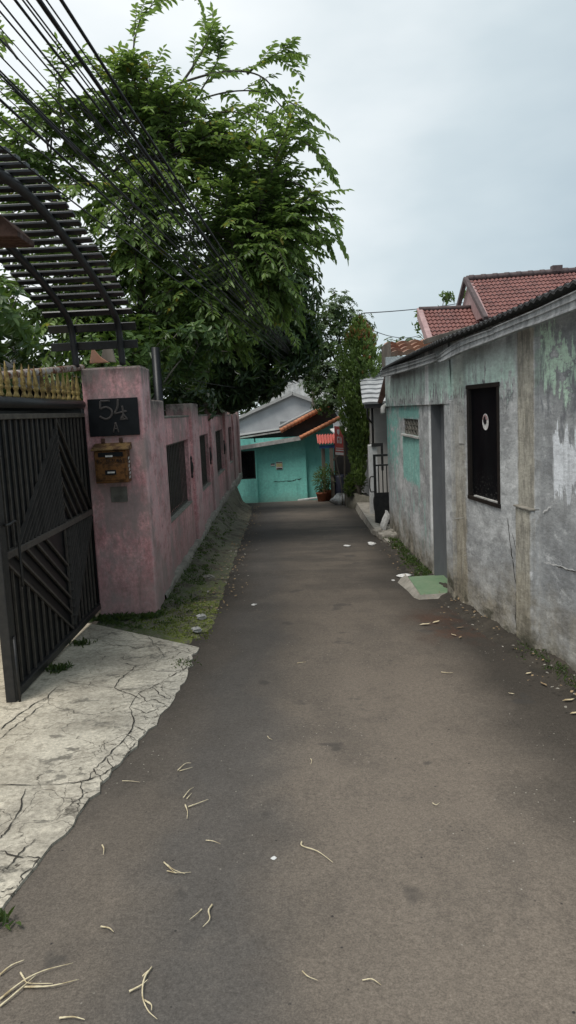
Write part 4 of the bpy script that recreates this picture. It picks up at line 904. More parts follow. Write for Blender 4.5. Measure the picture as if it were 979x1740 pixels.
def foliage_ball(b, c, rx, ry, rz, n, L, W, up=.4):
    c = Vector(c)
    for _ in range(n):
        d = Vector((random.gauss(0, 1), random.gauss(0, 1), random.gauss(0, 1))).normalized(); r = R() ** .4
        p = c + Vector((d.x * rx * r, d.y * ry * r, d.z * rz * r))
        dd = (d + Vector((U(-.7, .7), U(-.7, .7), U(-.3, .3) + up)))
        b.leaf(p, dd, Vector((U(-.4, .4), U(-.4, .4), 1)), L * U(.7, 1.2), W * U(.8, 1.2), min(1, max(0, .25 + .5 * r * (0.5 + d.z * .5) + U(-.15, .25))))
def pot(x, y, s, label):
    t = thing('potted_plant', (x, y, gz(y)), label, 'potted plant', 'potted plants by the awning post'); z = gz(y) - .0
    b = MB(); b.lathe((x, y, z), [(.10 * s, 0), (.13 * s, .18 * s), (.145 * s, .19 * s), (.145 * s, .23 * s), (.12 * s, .235 * s)], 14); b.build('pot', M['terra'], t)
    b = MB(); foliage_ball(b, (x, y, z + .52 * s), .20 * s, .20 * s, .32 * s, 420, .07, .03); b.build('foliage', M['leafT'], t, tint=True)
    b = MB(); b.tube([(x, y, z + .2 * s), (x + .02, y, z + .5 * s)], .012, 5); b.build('stem', M['bark'], t)
pot(.84, 18.6, .95, 'bushy plant in an orange pot, the nearer and left one'); pot(1.03, 18.9, 1.1, 'taller bushy plant in a pot right behind the post')
b = MB(); c = Vector((1.14, 16.6, gz(16.6) + .07))
b.grid(20, 12, lambda u, v: c + Vector((math.cos(u * 2 * PI) * math.sin(v * PI) * .17 * (1 + .28 * math.sin(u * 19 + v * 7) + .15 * math.sin(u * 44 + v * 19)), math.sin(u * 2 * PI) * math.sin(v * PI) * .16, math.cos(v * PI) * .12 * (1 + .25 * math.sin(u * 13 + v * 5) + .12 * math.sin(u * 38)) + .02)), sm=False)
tag(b.build('white_sack', M['paper']), 'crumpled whitish sack lying beside the stone planter', 'sack')
b = MB(); b.tube(catmull([(1.12, 17.6, gz(17.6) + .04), (1.2, 17.4, gz(17.4) + .10), (1.28, 17.3, gz(17.3) + .05)], 4), .03, 6); tag(b.build('dark_hose', M['black']), 'dark hose lump lying behind the whitish sack', 'hose')
pln = MB()
def plp(u, v):
    a = lerp(PI * 1.02, PI * 1.75, u); cx, cy = 1.78, 15.9; rx, ry = .56, .62
    rr = [1, 1.02, .98, .90, .88][round(v * 4)]; zt = [-.5, .2, 1.0, 1.0, .2][round(v * 4)]
    top = interp(u, [0, .08, .2, .5, 1], [.08, .06, -.10, -.17, -.17]); zb_ = gz(15.5) - .02
    return (cx + math.cos(a) * rx * rr, cy + math.sin(a) * ry * rr, lerp(zb_ - .1, top, max(0, zt)) + .012 * math.sin(u * 37 + v * 5))
pln.grid(28, 4, plp); tag(pln.build('stone_planter', M['stone']), 'low curved stone planter round the clipped tree foot', 'planter')
b = MB(); b.lathe((1.85, 16.0, -.5), [(.45, 0), (.45, .28)], 16); struct(b.build('planter_soil', M['soil']))

# ------------------------------------------------------------------ trees
def bough_leaves(bl, br_, pts, r0, twig_n, twig_len, leaf_n, L, W, start=.25, tintb=0.0, flat=.35):
    c = catmull(pts, 7); N = len(c)
    br_.tube(c, [lerp(r0, r0 * .25, i / (N - 1)) for i in range(N)], 6)
    for k in range(twig_n):
        t = lerp(start, 1, (k + U(.1, .9)) / twig_n); i = min(int(t * (N - 1)), N - 2); p = c[i].lerp(c[i + 1], t * (N - 1) - i)
        td = (c[i + 1] - c[i]).normalized(); side = td.cross(Vector((0, 0, 1)))
        side = side.normalized() if side.length > .01 else Vector((1, 0, 0))
        s = 1 if k % 2 else -1
        d = (td * U(.4, 1.0) + side * s * U(.35, 1.0) + Vector((0, 0, U(-.3, .55)))).normalized()
        if k == twig_n - 1: d = (td + Vector((0, 0, -.2))).normalized()
        twig(bl, br_, p, d, twig_len * U(.6, 1.25), leaf_n, L, W, tintb)
def twig(bl, br_, p, d, ln, leaf_n, L, W, tintb=0.0):
    seg = 5; q_ = [p.copy()]; dd = d.copy()
    for i in range(seg):
        dd = (dd + Vector((U(-.08, .08), U(-.08, .08), -.05))).normalized(); q_.append(q_[-1] + dd * ln / seg)
    br_.tube(q_, [.0055, .005, .0045, .004, .0035, .002], 4, caps=False)
    base = U(.2, .75)
    for k in range(leaf_n):
        t = lerp(.12, 1, k / (leaf_n - 1)); i = min(int(t * seg), seg - 1); pp = q_[i].lerp(q_[i + 1], t * seg - i); ax = (q_[i + 1] - q_[i]).normalized()
        sd = ax.cross(Vector((0, 0, 1))); sd = sd.normalized() if sd.length > .01 else Vector((1, 0, 0))
        s = 1 if k % 2 else -1
        ld = ax * U(.35, .8) + sd * s * U(.6, 1.0) + Vector((0, 0, U(-.40, .3)))
        if k == leaf_n - 1: ld = ax
        bl.leaf(pp, ld, Vector((U(-.3, .3), U(-.3, .3), 1)), L * U(.6, 1.25) * (.8 if t > .85 else 1), W * U(.85, 1.1), min(1, max(0, base + tintb + U(-.22, .25))), U(.15, .4))

# big soursop-like tree arching over the wall
ft = thing('broadleaf_tree', (-2.35, 11.3, -.3), 'broad green tree with long leafy boughs leaning over the pink wall', 'tree')
bl, br_ = MB(), MB()
root = Vector((-2.38, 11.35, -0.60)); fork = Vector((-2.13, 11.10, 2.09))
br_.tube(catmull([root, (-2.42, 11.29, 0.62), fork], 6), [.14, .135, .13, .125, .12, .115, .11, .11, .105, .10, .10, .095, .09], 10)
limbs = [[fork, (-1.89, 10.86, 3.19), (-1.65, 10.61, 4.28), (-1.46, 10.49, 5.26)], [fork, (-2.56, 10.98, 3.06), (-2.81, 10.74, 4.28), (-2.93, 10.49, 5.38)], [fork, (-1.46, 10.86, 2.70), (-0.85, 10.61, 3.31), (-0.37, 10.49, 3.80)],
         [fork, (-1.83, 11.47, 3.06), (-1.34, 11.83, 4.04), (-0.98, 12.08, 4.77)], [fork, (-2.93, 11.47, 2.70), (-3.66, 11.35, 3.55), (-4.03, 11.22, 4.41)]]
nodes = []
for l in limbs:
    c = catmull(l, 6); br_.tube(c, [lerp(.075, .007, i / (len(c) - 1)) for i in range(len(c))], 8); nodes += c[5:]
KW = dict(twig_n=9, twig_len=.42, leaf_n=15, L=.125, W=.048)
hand = [[(-1.550,10.400,5.661),(-1.088,10.400,5.817),(-0.556,10.400,5.920),(-0.109,10.400,5.858),(0.215,10.400,5.547),(0.385,10.400,5.482)], [(-1.098,10.500,5.858),(-0.934,10.500,6.063),(-0.751,10.500,6.338),(-0.743,10.500,6.464)], [(-0.258,10.400,5.879),(-0.101,10.400,5.999),(0.128,10.400,6.101),(0.219,10.400,6.125)], [(-1.936,10.300,5.251),(-1.691,10.300,5.734),(-1.675,10.300,6.151),(-1.543,10.300,6.558),(-1.324,10.300,6.740)],
        [(-0.684,10.400,5.014),(-0.226,10.400,5.066),(0.232,10.400,5.117),(0.529,10.400,4.960),(0.690,10.400,4.794)], [(-0.482,10.500,4.672),(-0.020,10.500,4.651),(0.435,10.500,4.483),(0.702,10.500,4.212),(0.802,10.500,3.991)], [(-0.199,10.600,4.240),(0.195,10.600,4.298),(0.501,10.600,4.134),(0.665,10.600,3.915)],
        [(-2.434,10.100,4.925),(-2.698,10.100,5.285),(-2.966,10.100,5.574),(-3.244,10.100,5.724)], [(-2.564,10.100,5.140),(-2.596,10.100,5.626),(-2.500,10.100,5.896),(-2.198,10.100,6.019)], [(-2.139,10.200,5.226),(-1.965,10.200,5.567),(-1.870,10.200,5.841),(-1.750,10.200,5.973)], [(-3.056,10.400,4.831),(-3.332,10.400,5.133),(-3.674,10.400,5.506),(-3.878,10.400,5.729)],[(-3.067,10.100,6.057),(-3.258,10.100,6.336),(-3.461,10.100,6.480)],
        [(-2.171,10.500,4.748),(-1.690,10.500,5.019),(-1.219,10.500,5.180),(-0.833,10.500,5.235)], [(-3.052,10.300,4.513),(-3.164,10.300,4.950),(-3.280,10.300,5.311),(-3.416,10.300,5.459)], [(-1.243,10.600,5.031),(-0.913,10.600,5.346),(-0.522,10.600,5.438),(-0.288,10.600,5.500)], [(-2.015,10.400,4.493),(-1.593,10.400,5.055),(-1.417,10.400,5.406),(-1.182,10.400,5.538)]]
for h in hand: bough_leaves(bl, br_, [tuple(p) for p in h], .018, 9, .44, 17, .122, .046, .18)
for h in hand[:2]: bough_leaves(bl, br_, [(p[0] + .1, p[1] + .3, p[2] - .12) for p in h], .014, 8, .42, 17, .12, .045, .3)
BL = [((-1.2, 10.6, 4.4), (1.25, 1.0, .95), 48), ((-.3, 10.6, 3.65), (.85, .9, .8), 38), ((-2.3, 10.6, 4.2), (1.3, 1.0, 1.1), 44), ((-.6, 10.7, 3.0), (1.0, .8, .55), 40), ((-1.7, 10.7, 3.2), (1.1, .9, .8), 44), ((-3.4, 10.6, 3.7), (.9, .9, 1.0), 26), ((-1.4, 10.6, 5.3), (.9, .8, .5), 16), ((-2.6, 10.4, 2.6), (.8, .7, .6), 24), ((-.2, 10.5, 4.9), (.75, .7, .55), 30), ((-1.9, 10.4, 5.6), (.8, .6, .6), 22), ((.15, 10.6, 4.1), (.5, .7, .45), 22), ((-2.9, 10.3, 5.0), (.7, .6, .6), 16)]
for c, r, n in BL:
    c = Vector(c)
    for _ in range(n):
        d = Vector((random.gauss(0, 1), random.gauss(0, 1), random.gauss(0, 1))).normalized(); k = U(.55, 1.0)
        e = c + Vector((d.x * r[0] * k, d.y * r[1] * k, d.z * r[2] * k)); nd = min(nodes, key=lambda q_: (q_ - e).length + U(0, .3))
        mid = nd.lerp(e, .5) + Vector((U(-.1, .1), U(-.1, .1), U(0, .22)))
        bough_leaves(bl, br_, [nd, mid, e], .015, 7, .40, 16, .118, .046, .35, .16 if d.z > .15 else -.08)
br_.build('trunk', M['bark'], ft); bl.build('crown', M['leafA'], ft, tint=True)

# dark mango tree
def clump_tree(name, label, root, trunk_pts, blobs, dens, L, W, mat, bark, spray=10, droop=.4, tr=.12, cat='tree', hang=.2):
    t = thing(name, root, label, cat); bl, br_ = MB(), MB()
    c = catmull(trunk_pts, 6); br_.tube(c, [lerp(tr, tr * .5, i / (len(c) - 1)) for i in range(len(c))], 9); top = c[-1]
    for bc, br2 in blobs:
        bc = Vector(bc); mid = top.lerp(bc, .5) + Vector((0, 0, -.1)); br_.tube(catmull([c[int(len(c) * .7)], mid, bc], 4), [tr * .4, tr * .36, tr * .32, tr * .28, tr * .25, tr * .2, tr * .16, tr * .12, tr * .1][:9], 6)
        for _ in range(int(dens * (br2[0] * br2[2] + br2[1] * br2[2]) / 2)):
            d = Vector((random.gauss(0, 1), random.gauss(0, 1), random.gauss(0, 1))).normalized(); k = U(.55, 1.05) if R() < .75 else U(.2, .6)
            p = bc + Vector((d.x * br2[0] * k, d.y * br2[1] * k, d.z * br2[2] * k)); ax = (d + Vector((0, 0, .35))).normalized()
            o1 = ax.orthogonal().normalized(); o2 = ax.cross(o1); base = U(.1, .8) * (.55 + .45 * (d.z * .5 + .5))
            if R() < .35: br_.tube([p - ax * L * 1.6, p], [.008, .004], 4, caps=False)
            for q_ in range(spray):
                a = q_ * 2.4 + U(-.3, .3); ld = o1 * math.cos(a) + o2 * math.sin(a) + ax * U(-.1, .7) + Vector((0, 0, -hang))
                bl.leaf(p - ax * U(0, L * .5), ld, (ax + Vector((U(-.3, .3), U(-.3, .3), .3))), L * U(.7, 1.15), W * U(.8, 1.15), min(1, max(0, base + U(-.15, .2))), droop * U(.5, 1.2))
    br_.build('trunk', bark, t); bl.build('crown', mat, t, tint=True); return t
clump_tree('mango_tree', 'dense dark green mango tree beyond the lighter broadleaf boughs', (-1.95, 15.2, -.4), [(-1.95, 15.2, -.4), (-1.9, 15.2, 1.0), (-1.6, 15.1, 2.1)],
           [((.10, 15.2, 3.85), (.78, .9, .95)), ((-.40, 15.0, 2.85), (1.0, .9, .9)), ((.30, 15.4, 3.0), (.50, .7, .85)), ((-1.3, 15.0, 2.6), (.9, .8, .75)), ((-.65, 15.1, 4.3), (.8, .8, .75)), ((-.62, 15.0, 2.2), (.75, .7, .45)), ((-.95, 15.0, 1.95), (.5, .5, .3)), ((-1.9, 15.3, 3.6), (1.0, .8, 1.0)), ((-1.5, 15.3, 2.0), (.8, .6, .4)), ((-2.8, 15.3, 2.8), (.9, .6, .9))],
           400, .19, .05, M['leafM'], M['bark'], 10, .45, .13)
clump_tree('hedge_shrub', 'leafy green shrub growing up behind the pink wall under the boughs', (-2.0, 9.9, -.2), [(-2.0, 9.9, -.2), (-1.95, 9.8, 1.0), (-1.8, 9.7, 1.9)],
           [((-1.65, 9.7, 2.45), (.6, .5, .5)), ((-1.05, 10.0, 2.55), (.5, .4, .42)), ((-2.1, 9.5, 2.3), (.6, .5, .7)), ((-1.25, 10.3, 2.25), (.42, .4, .3)), ((-1.95, 8.8, 2.0), (.3, .5, .4)), ((-2.0, 9.6, 1.7), (.35, .5, .3))],
           270, .12, .052, M['leafU'], M['barkp'], 7, .35, .05, 'shrub')
clump_tree('back_shrub', 'dark leafy shrub deeper in the yard between the post and the mango tree', (-2.3, 12.6, -.3), [(-2.3, 12.6, -.3), (-2.2, 12.6, 1.0), (-2.0, 12.5, 1.8)],
           [((-1.9, 12.5, 2.3), (.8, .5, .6)), ((-2.8, 12.5, 2.5), (.8, .5, .8)), ((-1.45, 12.6, 1.85), (.5, .4, .4)), ((-3.8, 12.5, 2.6), (.8, .5, .9)), ((-2.0, 12.7, 1.6), (.7, .4, .4))],
           230, .14, .06, M['leafM'], M['bark'], 7, .35, .05, 'shrub')
clump_tree('yard_tree', 'leafy tree crown in the yard left of the canopy tubes', (-3.1, 7.4, -.1), [(-3.1, 7.4, -.1), (-3.05, 7.4, 1.2), (-2.9, 7.3, 2.0)],
           [((-2.55, 7.2, 2.55), (.42, .5, .45)), ((-3.0, 7.0, 2.9), (.5, .5, .5)), ((-2.75, 7.3, 2.1), (.35, .4, .3)), ((-3.3, 7.4, 2.3), (.5, .5, .5)), ((-3.5, 7.6, 3.4), (.6, .6, .6))],
           230, .12, .05, M['leafU'], M['barkp'], 8, .35, .06)
clump_tree('tall_tree', 'tall dark bushy tree behind the red tipped column tree', (1.9, 20.0, -.8), [(1.9, 20.0, -.8), (1.8, 19.9, 1.2), (1.6, 19.8, 2.6)],
           [((1.45, 19.7, 4.0), (.62, .6, .62)), ((1.95, 19.6, 3.5), (.5, .6, .6)), ((1.1, 19.7, 3.35), (.72, .6, .8)), ((1.35, 19.6, 2.5), (.75, .6, .7)), ((2.2, 19.7, 3.6), (.18, .3, .25)), ((.85, 19.6, 2.8), (.45, .4, .6)), ((1.15, 19.4, 1.85), (.5, .4, .5)), ((1.75, 19.4, 2.0), (.6, .4, .7)), ((.75, 19.5, 2.25), (.35, .35, .3))],
           430, .105, .045, M['leafT'], M['bark'], 8, .2, .1)
# column tree with red new shoots
ct = thing('column_tree', (1.45, 15.6, -.2), 'clipped columnar tree with reddish new shoots beside the red sign', 'tree')
bl, br_, bn = MB(), MB(), MB()
br_.tube(catmull([(1.43, 15.6, -.3), (1.46, 15.6, .5), (1.5, 15.6, 1.4), (1.55, 15.6, 2.6)], 5), [lerp(.09, .03, i / 15) for i in range(16)], 9)
for k in range(12):
    z = U(.1, 1.5); a = U(0, 2 * PI); br_.tube([(1.47, 15.6, z), (1.47 + .12 * math.cos(a), 15.6 + .12 * math.sin(a), z + .25)], [.014, .005], 5)
CW = [(-.1, .08), (.4, .13), (.9, .20), (1.3, .32), (1.7, .42), (2.2, .44), (2.7, .38), (3.0, .27), (3.35, .06)]
for k in range(5200):
    z = U(.0, 3.35); w = interp(z, [c[0] for c in CW], [c[1] for c in CW]); 
    if R() > min(1, .15 + w / .3): continue
    a = U(0, 2 * PI); lob = 1 + .22 * math.sin(a * 3 + z * 4) + .15 * math.sin(z * 9 + a); r = w * lob * (R() ** .35)
    cx = lerp(1.45, 1.60, min(1, max(0, z / 2.6))); p = Vector((cx + math.cos(a) * r, 15.6 + math.sin(a) * r, z))
    out = Vector((math.cos(a), math.sin(a), 0)); ax = (out * .6 + Vector((0, 0, 1))).normalized(); red = (r > w * .7 and z > 1.9 and R() < .06 and math.cos(a) > -.2) or (z > 2.9 and R() < .22)
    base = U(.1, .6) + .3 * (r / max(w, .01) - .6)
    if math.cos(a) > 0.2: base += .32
    for q_ in range(6):
        ld = ax + Vector((U(-1, 1), U(-1, 1), U(-.4, .6))) * .7
        (bn if red else bl).leaf(p + ax * U(-.03, .05), ld, out + Vector((0, 0, .4)), .062 * U(.7, 1.2), .024, min(1, max(0, base + U(-.15, .2))), .1)
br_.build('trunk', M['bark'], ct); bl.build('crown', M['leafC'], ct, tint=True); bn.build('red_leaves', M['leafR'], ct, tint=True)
b = MB(); foliage_ball(b, (1.42, 15.75, .05), .20, .2, .24, 620, .075, .034); foliage_ball(b, (1.30, 15.6, -.02), .12, .15, .14, 260, .07, .03)
tag(b.build('green_bush', M['weed'], tint=True), 'bright green bush growing in the stone planter', 'bush')
clump_tree('backdrop_tree', 'hazy green tree behind the pale gabled house', (-2.5, 34, -1.6), [(-2.5, 34, -1.6), (-2.5, 34, 0), (-2.4, 34, 1)], [((-1.0, 34, 2.4), (1.4, .8, 1.0)), ((-3.4, 34, 2.2), (1.6, .8, 1.4)), ((1.5, 34, 2.6), (1.4, .8, .9)), ((-2, 34, .8), (1.6, .8, .9))], 70, .24, .11, M['leafF'], M['bark'], 8, .3, .14)
clump_tree('hazy_tree', 'hazy grey green distant tree left of the brown tiles', (4.4, 31, -1.5), [(4.4, 31, -1.5), (4.4, 31, 1), (4.5, 31, 2.6)], [((4.3, 31, 3.7), (.7, .6, .7)), ((5.2, 31.2, 3.9), (.8, .6, .6)), ((3.6, 31, 3.1), (.6, .6, .6)), ((6.0, 31, 3.4), (.8, .6, .7))], 90, .2, .09, M['leafF'], M['bark'], 8, .3, .12)
clump_tree('roofside_tree', 'pale leafy tree top poking up behind the lower red roof', (5.6, 25, -1.2), [(5.6, 25, -1.2), (5.3, 25, 2.0), (5.1, 25, 4)], [((4.45, 25, 4.3), (.25, .3, .5)), ((5.3, 25, 5.0), (.35, .3, .3)), ((6.0, 25, 5.1), (.25, .3, .25)), ((4.9, 25.2, 4.4), (.5, .4, .4))], 90, .17, .07, M['leafC'], M['bark'], 7, .3, .08)

# ------------------------------------------------------------------ poles and cables
b = MB(); b.tube([(-1.43, 9.0, -.2), (-1.44, 9.0, 2.4)], [.055, .05], 10); tag(b.build('thin_post', M['plate']), 'thin dark post standing just behind the pink wall', 'post')
up_ = thing('utility_pole', (.95, 23.9, -1.0), 'slim utility pole half hidden in the trees where the cables gather', 'pole')
b = MB(); b.tube([(.95, 23.95, -1.1), (.95, 23.95, 3.1)], [.07, .055], 10); b.build('shaft', M['bark'], up_)
b = MB(); b.box(.87, 1.03, 23.82, 23.89, 2.5, 2.75); b.build('junction_box', M['cableg'], up_)
WG = 'overhead cables from upper left to the pole'
def cable(p, q_, sag, r, mat, label, group=WG, n=22):
    p, q_ = Vector(p), Vector(q_); pts = []
    for i in range(n + 1):
        t = i / n; pts.append(p.lerp(q_, t) + Vector((0, 0, -4 * sag * t * (1 - t))))
    b = MB(); b.tube(pts, r, 5); o = b.build('overhead_cable', mat); tag(o, label, 'cable', group); return o
def from_to(a, e):  # a: point seen near the top edge; extended backwards past the camera side
    a, e = Vector(a), Vector(e); return a + (a - e) * .10, e
AN = 'thin cable of the overhead bundle fanning from upper left into the trees'
W = [([(-0.730,2.770,3.002)][0], [(0.818,23.800,2.619)][0], .0095, 'cable', .10, 'thick black cable, the left of the two thickest crossing the tree'),
     ([(-0.686,2.900,3.065)][0], [(0.906,23.800,2.580)][0], .0072, 'cable', .12, 'thick black cable, the rightmost of the overhead bundle')]
rnd = random.Random(3)
for (u, v) in [(20, 0), (38, 0), (50, 0), (62, 0)]: pass
thin = [([(-0.829,2.710,2.977)][0]), ([(-0.767,2.640,2.939)][0]), ([(-0.801,2.840,3.040)][0]), ([(-0.743,2.900,3.067)][0]), ([(-0.844,2.640,2.922)][0]), ([(-0.846,2.640,2.894)][0]), ([(-0.852,2.640,2.835)][0]), ([(-0.855,2.640,2.803)][0]), ([(-0.858,2.640,2.771)][0]), ([(-0.883,2.710,2.777)][0]), ([(-0.886,2.710,2.748)][0]), ([(-0.867,2.640,2.679)][0]), ([(-0.873,2.640,2.616)][0]), ([(-0.882,2.640,2.526)][0]), ([(-0.882,2.710,2.791)][0]), ([(-0.907,2.770,2.758)][0]), ([(-0.859,2.770,3.008)][0]), ([(-0.793,2.770,3.005)][0])]
for i, a in enumerate(thin):
    e = (.88 + rnd.uniform(-.14, .12), 23.8, 2.75 + rnd.uniform(-.16, .12))
    W.append((a, e, .0052 if i in (1, 11) else rnd.choice([.002, .0026, .0034]), 'cable' if i % 3 else 'cableg', rnd.uniform(.02, .16), 'medium black cable, the lower of the left edge bundle' if i == 11 else ('medium black cable with thin ones on both sides at the top edge' if i == 1 else AN)))
for a, e, r, m, sg_, lab in W:
    p, q_ = from_to(a, e); cable(p, q_, sg_, r, M[m], lab)
cable((.88, 23.8, 2.6), (-1.9, 9.0, 2.3), .35, .006, M['cableg'], 'grey slack cable drooping out of the trees towards the pink wall', 'slack service lines')
cable([(1.949,18.000,3.749)][0], [(6.375,26.000,4.921)][0], .05, .012, M['cableg'], 'single thin cable crossing the grey sky above the lower red roof', 'service cables right of the trees')
cable([(1.993,18.000,3.430)][0], [(4.633,26.000,3.894)][0], .15, .010, M['cableg'], 'short sagging cable in front of the hazy tree', 'service cables right of the trees')
rnd = random.Random(5)
for k in range(7):
    cable((.88 + rnd.uniform(-.1, .1), 23.8, 2.6 + rnd.uniform(-.1, .2)), (rnd.uniform(-.35, .05), rnd.uniform(11, 14), rnd.uniform(2.5, 3.1)), rnd.uniform(.02, .30), .006, M['cableg'], 'slack grey strand in the tangle where the cables meet the dark trees', 'slack service lines')

# ------------------------------------------------------------------ small things on the ground
def straw(pts, r, label):
    b = MB()
    for pl in pts:
        P3 = [(p[0], p[1], road_z(p[0], p[1]) + .006 + .006 * math.sin(i * 2.1) ** 2) for i, p in enumerate(pl)]
        c = catmull(P3, 5); N = len(c); b.tube(c, [r * .78 * lerp(1, .3, i / (N - 1)) * U(.75, 1.2) for i in range(N)], 5)
    tag(b.build('dry_straw', M['straw']), label, 'straw', 'dry straws scattered on the road')
straw([[(-0.567,3.362,-0.027),(-0.539,3.421,-0.028),(-0.512,3.424,-0.028)], [(-0.558,3.355,-0.027),(-0.498,3.379,-0.028)]], .003, 'small looped straw nearest to the cracked slab middle')
straw([[(-0.505,3.095,-0.022),(-0.487,3.152,-0.023),(-0.469,3.178,-0.024)], [(-0.489,3.083,-0.022),(-0.473,3.124,-0.022)]], .003, 'tangle of reddish straw just above a forked straw')
straw([[(-0.490,3.032,-0.021),(-0.471,2.962,-0.019),(-0.466,2.904,-0.018)], [(-0.474,3.011,-0.020),(-0.432,3.032,-0.021),(-0.395,3.059,-0.021)]], .004, 'forked straw with one arm pointing right')
straw([[(-0.373,2.741,-0.015),(-0.345,2.726,-0.015),(-0.314,2.703,-0.014)]], .003, 'short thin straw left of the road centre')
straw([[(-0.771,2.743,-0.015),(-0.755,2.705,-0.014),(-0.748,2.664,-0.013)]], .004, 'short upright straw left of a curled one near the slab edge')
straw([[(-0.512,2.602,-0.012),(-0.486,2.559,-0.011),(-0.456,2.524,-0.010),(-0.404,2.530,-0.011)], [(-0.503,2.590,-0.012),(-0.467,2.543,-0.011),(-0.423,2.514,-0.010)], [(-0.492,2.545,-0.011),(-0.455,2.520,-0.010)]], .0032, 'curled bundle of straw in the left lane half')
straw([[(-0.007,2.701,-0.014),(-0.005,2.664,-0.013),(0.050,2.624,-0.012),(0.102,2.555,-0.011)]], .0042, 'bent pale straw in the middle of the road')
straw([[(0.052,3.414,-0.028),(0.056,3.376,-0.028),(0.049,3.345,-0.027)]], .003, 'tiny straw bit furthest up the road centre')
straw([[(-0.311,2.335,-0.007),(-0.319,2.299,-0.006),(-0.311,2.254,-0.005),(-0.330,2.223,-0.004)]], .005, 'thick pale straw standing out left of centre')
straw([[(-0.343,2.313,-0.006),(-0.355,2.284,-0.006),(-0.375,2.256,-0.005)]], .0035, 'short slanted straw just left of the thick pale straw')
straw([[(-0.657,2.247,-0.005),(-0.627,2.231,-0.005),(-0.608,2.210,-0.004)]], .004, 'short straw lying below the slab tip')
straw([[(-0.872,1.955,0.000),(-0.826,2.015,-0.000),(-0.778,2.052,-0.001),(-0.701,2.084,-0.002)], [(-0.849,2.057,-0.001),(-0.826,2.024,-0.000),(-0.806,2.004,-0.000),(-0.737,2.002,-0.000)], [(-0.823,1.996,-0.000),(-0.750,1.987,-0.000),(-0.710,1.993,0.000),(-0.664,2.013,-0.000)], [(-0.862,1.929,0.000),(-0.829,1.974,0.000),(-0.796,2.036,-0.001)], [(-0.908,2.053,-0.001),(-0.885,2.084,-0.002),(-0.853,2.104,-0.002)]], .0042, 'large spread of straw stalks at the lower left corner')
straw([[(-0.461,2.048,-0.001),(-0.473,1.996,0.000),(-0.466,1.930,-0.000),(-0.443,1.882,0.000),(-0.411,1.844,0.000)], [(-0.508,1.954,0.000),(-0.478,1.970,0.000),(-0.462,1.991,0.000)], [(-0.459,1.919,0.000),(-0.436,1.896,0.000),(-0.432,1.876,0.000)], [(-0.481,2.011,-0.000),(-0.460,2.038,-0.001)]], .0042, 'long branching straw stalk near the bottom edge')
straw([[(-0.021,2.007,-0.000),(-0.005,1.980,0.000),(0.023,1.963,0.000)]], .003, 'thin curved straw at bottom centre, left of its twin')
straw([[(0.147,1.964,0.000),(0.174,1.962,0.000),(0.197,1.938,-0.000)]], .003, 'thin curved straw at bottom centre, right of its twin')
straw([[(-0.808,3.286,-0.026),(-0.767,3.270,-0.025),(-0.722,3.254,-0.025)]], .0026, 'thin straw lying close to the crumbled slab edge')
straw([[(-0.680,1.872,0.000),(-0.642,1.868,0.000),(-0.607,1.856,0.000)]], .004, 'straw cut by the bottom left edge of the view')
straw([[(0.534,2.944,-0.019),(0.544,2.919,-0.018),(0.562,2.936,-0.019)]], .003, 'tiny v shaped straw on the right road half')
straw([[(0.903,4.571,-0.051),(0.934,4.544,-0.051),(0.969,4.539,-0.051)]], .004, 'pale twig in the right road half near the wall')
straw([[(-0.157,3.699,-0.034),(-0.147,3.661,-0.033),(-0.132,3.645,-0.033)]], .003, 'tiny bent straw in the upper middle of the road')
straw([[(0.013,4.898,-0.058),(0.040,4.894,-0.058),(0.072,4.901,-0.058)]], .004, 'faint pale twig high in the road middle')
def crumple(x, y, s, label, mat='paper', grp='white litter on the lane'):
    b = MB(); rr = random.Random(int(x * 977 + y * 131)); ph = [rr.uniform(0, 6) for _ in range(4)]
    b.grid(10, 7, lambda u, v: (x + math.cos(u * 2 * PI) * math.sin(v * PI) * s * (1 + .3 * math.sin(u * 12 + ph[0]) + .2 * math.sin(v * 9 + ph[1])), y + math.sin(u * 2 * PI) * math.sin(v * PI) * s * 1.2 * (1 + .25 * math.sin(u * 9 + ph[2])), road_z(x, y) + .2 * s + math.cos(v * PI) * s * .3 * (1 + .3 * math.sin(u * 15 + ph[3]))), sm=False)
    tag(b.build('crumpled_litter', M[mat]), label, 'litter', grp)
for (p, s, lab) in (([(1.183,7.838,-0.159)][0], .06, 'crumpled white tissue left of the green doorstep'), ([(1.109,10.161,-0.231)][0], .075, 'flat white scrap near the far corner of the grey house'), ([(0.771,10.107,-0.230)][0], .04, 'small white scrap further left of the far grey corner'),
                    ([(1.335,8.271,-0.174)][0], .02, 'tiny white bit above the tissue by the grey wall'), ([(-0.345,6.751,-0.121)][0], .022, 'tiny white bit near the mossy bank side of the road'), ([(-0.112,2.607,-0.012)][0], .009, 'tiny pale crumb in the middle of the near road'), ([(1.038,7.641,-0.152)][0], .018, 'tiny white crumb left of the crumpled tissue')):
    crumple(p[0], p[1], s, lab)
for (p, s, lab) in (([(-0.775,6.294,-0.105)][0], .05, 'pale stone on the moss, the upper of two'), ([(-0.765,5.858,-0.090)][0], .045, 'pale stone on the moss, the lower of two'), ([(-0.912,8.141,-0.170)][0], .07, 'grey stone at the foot of the mossy bank')):
    x, y = p[0], p[1]; b = MB()
    b.grid(10, 7, lambda u, v: (x + math.cos(u * 2 * PI) * math.sin(v * PI) * s * (1 + .3 * math.sin(u * 12 + s * 90) + .2 * math.sin(v * 14 + u * 19)), y + math.sin(u * 2 * PI) * math.sin(v * PI) * s * (1 + .25 * math.sin(v * 9)), gz(y) + .02 + math.cos(v * PI) * s * .4 * (1 + .3 * math.sin(u * 17))), sm=False)
    tag(b.build('stone', M['whitedirty' if s < .06 else 'concd']), lab, 'stone', 'stones by the mossy bank')
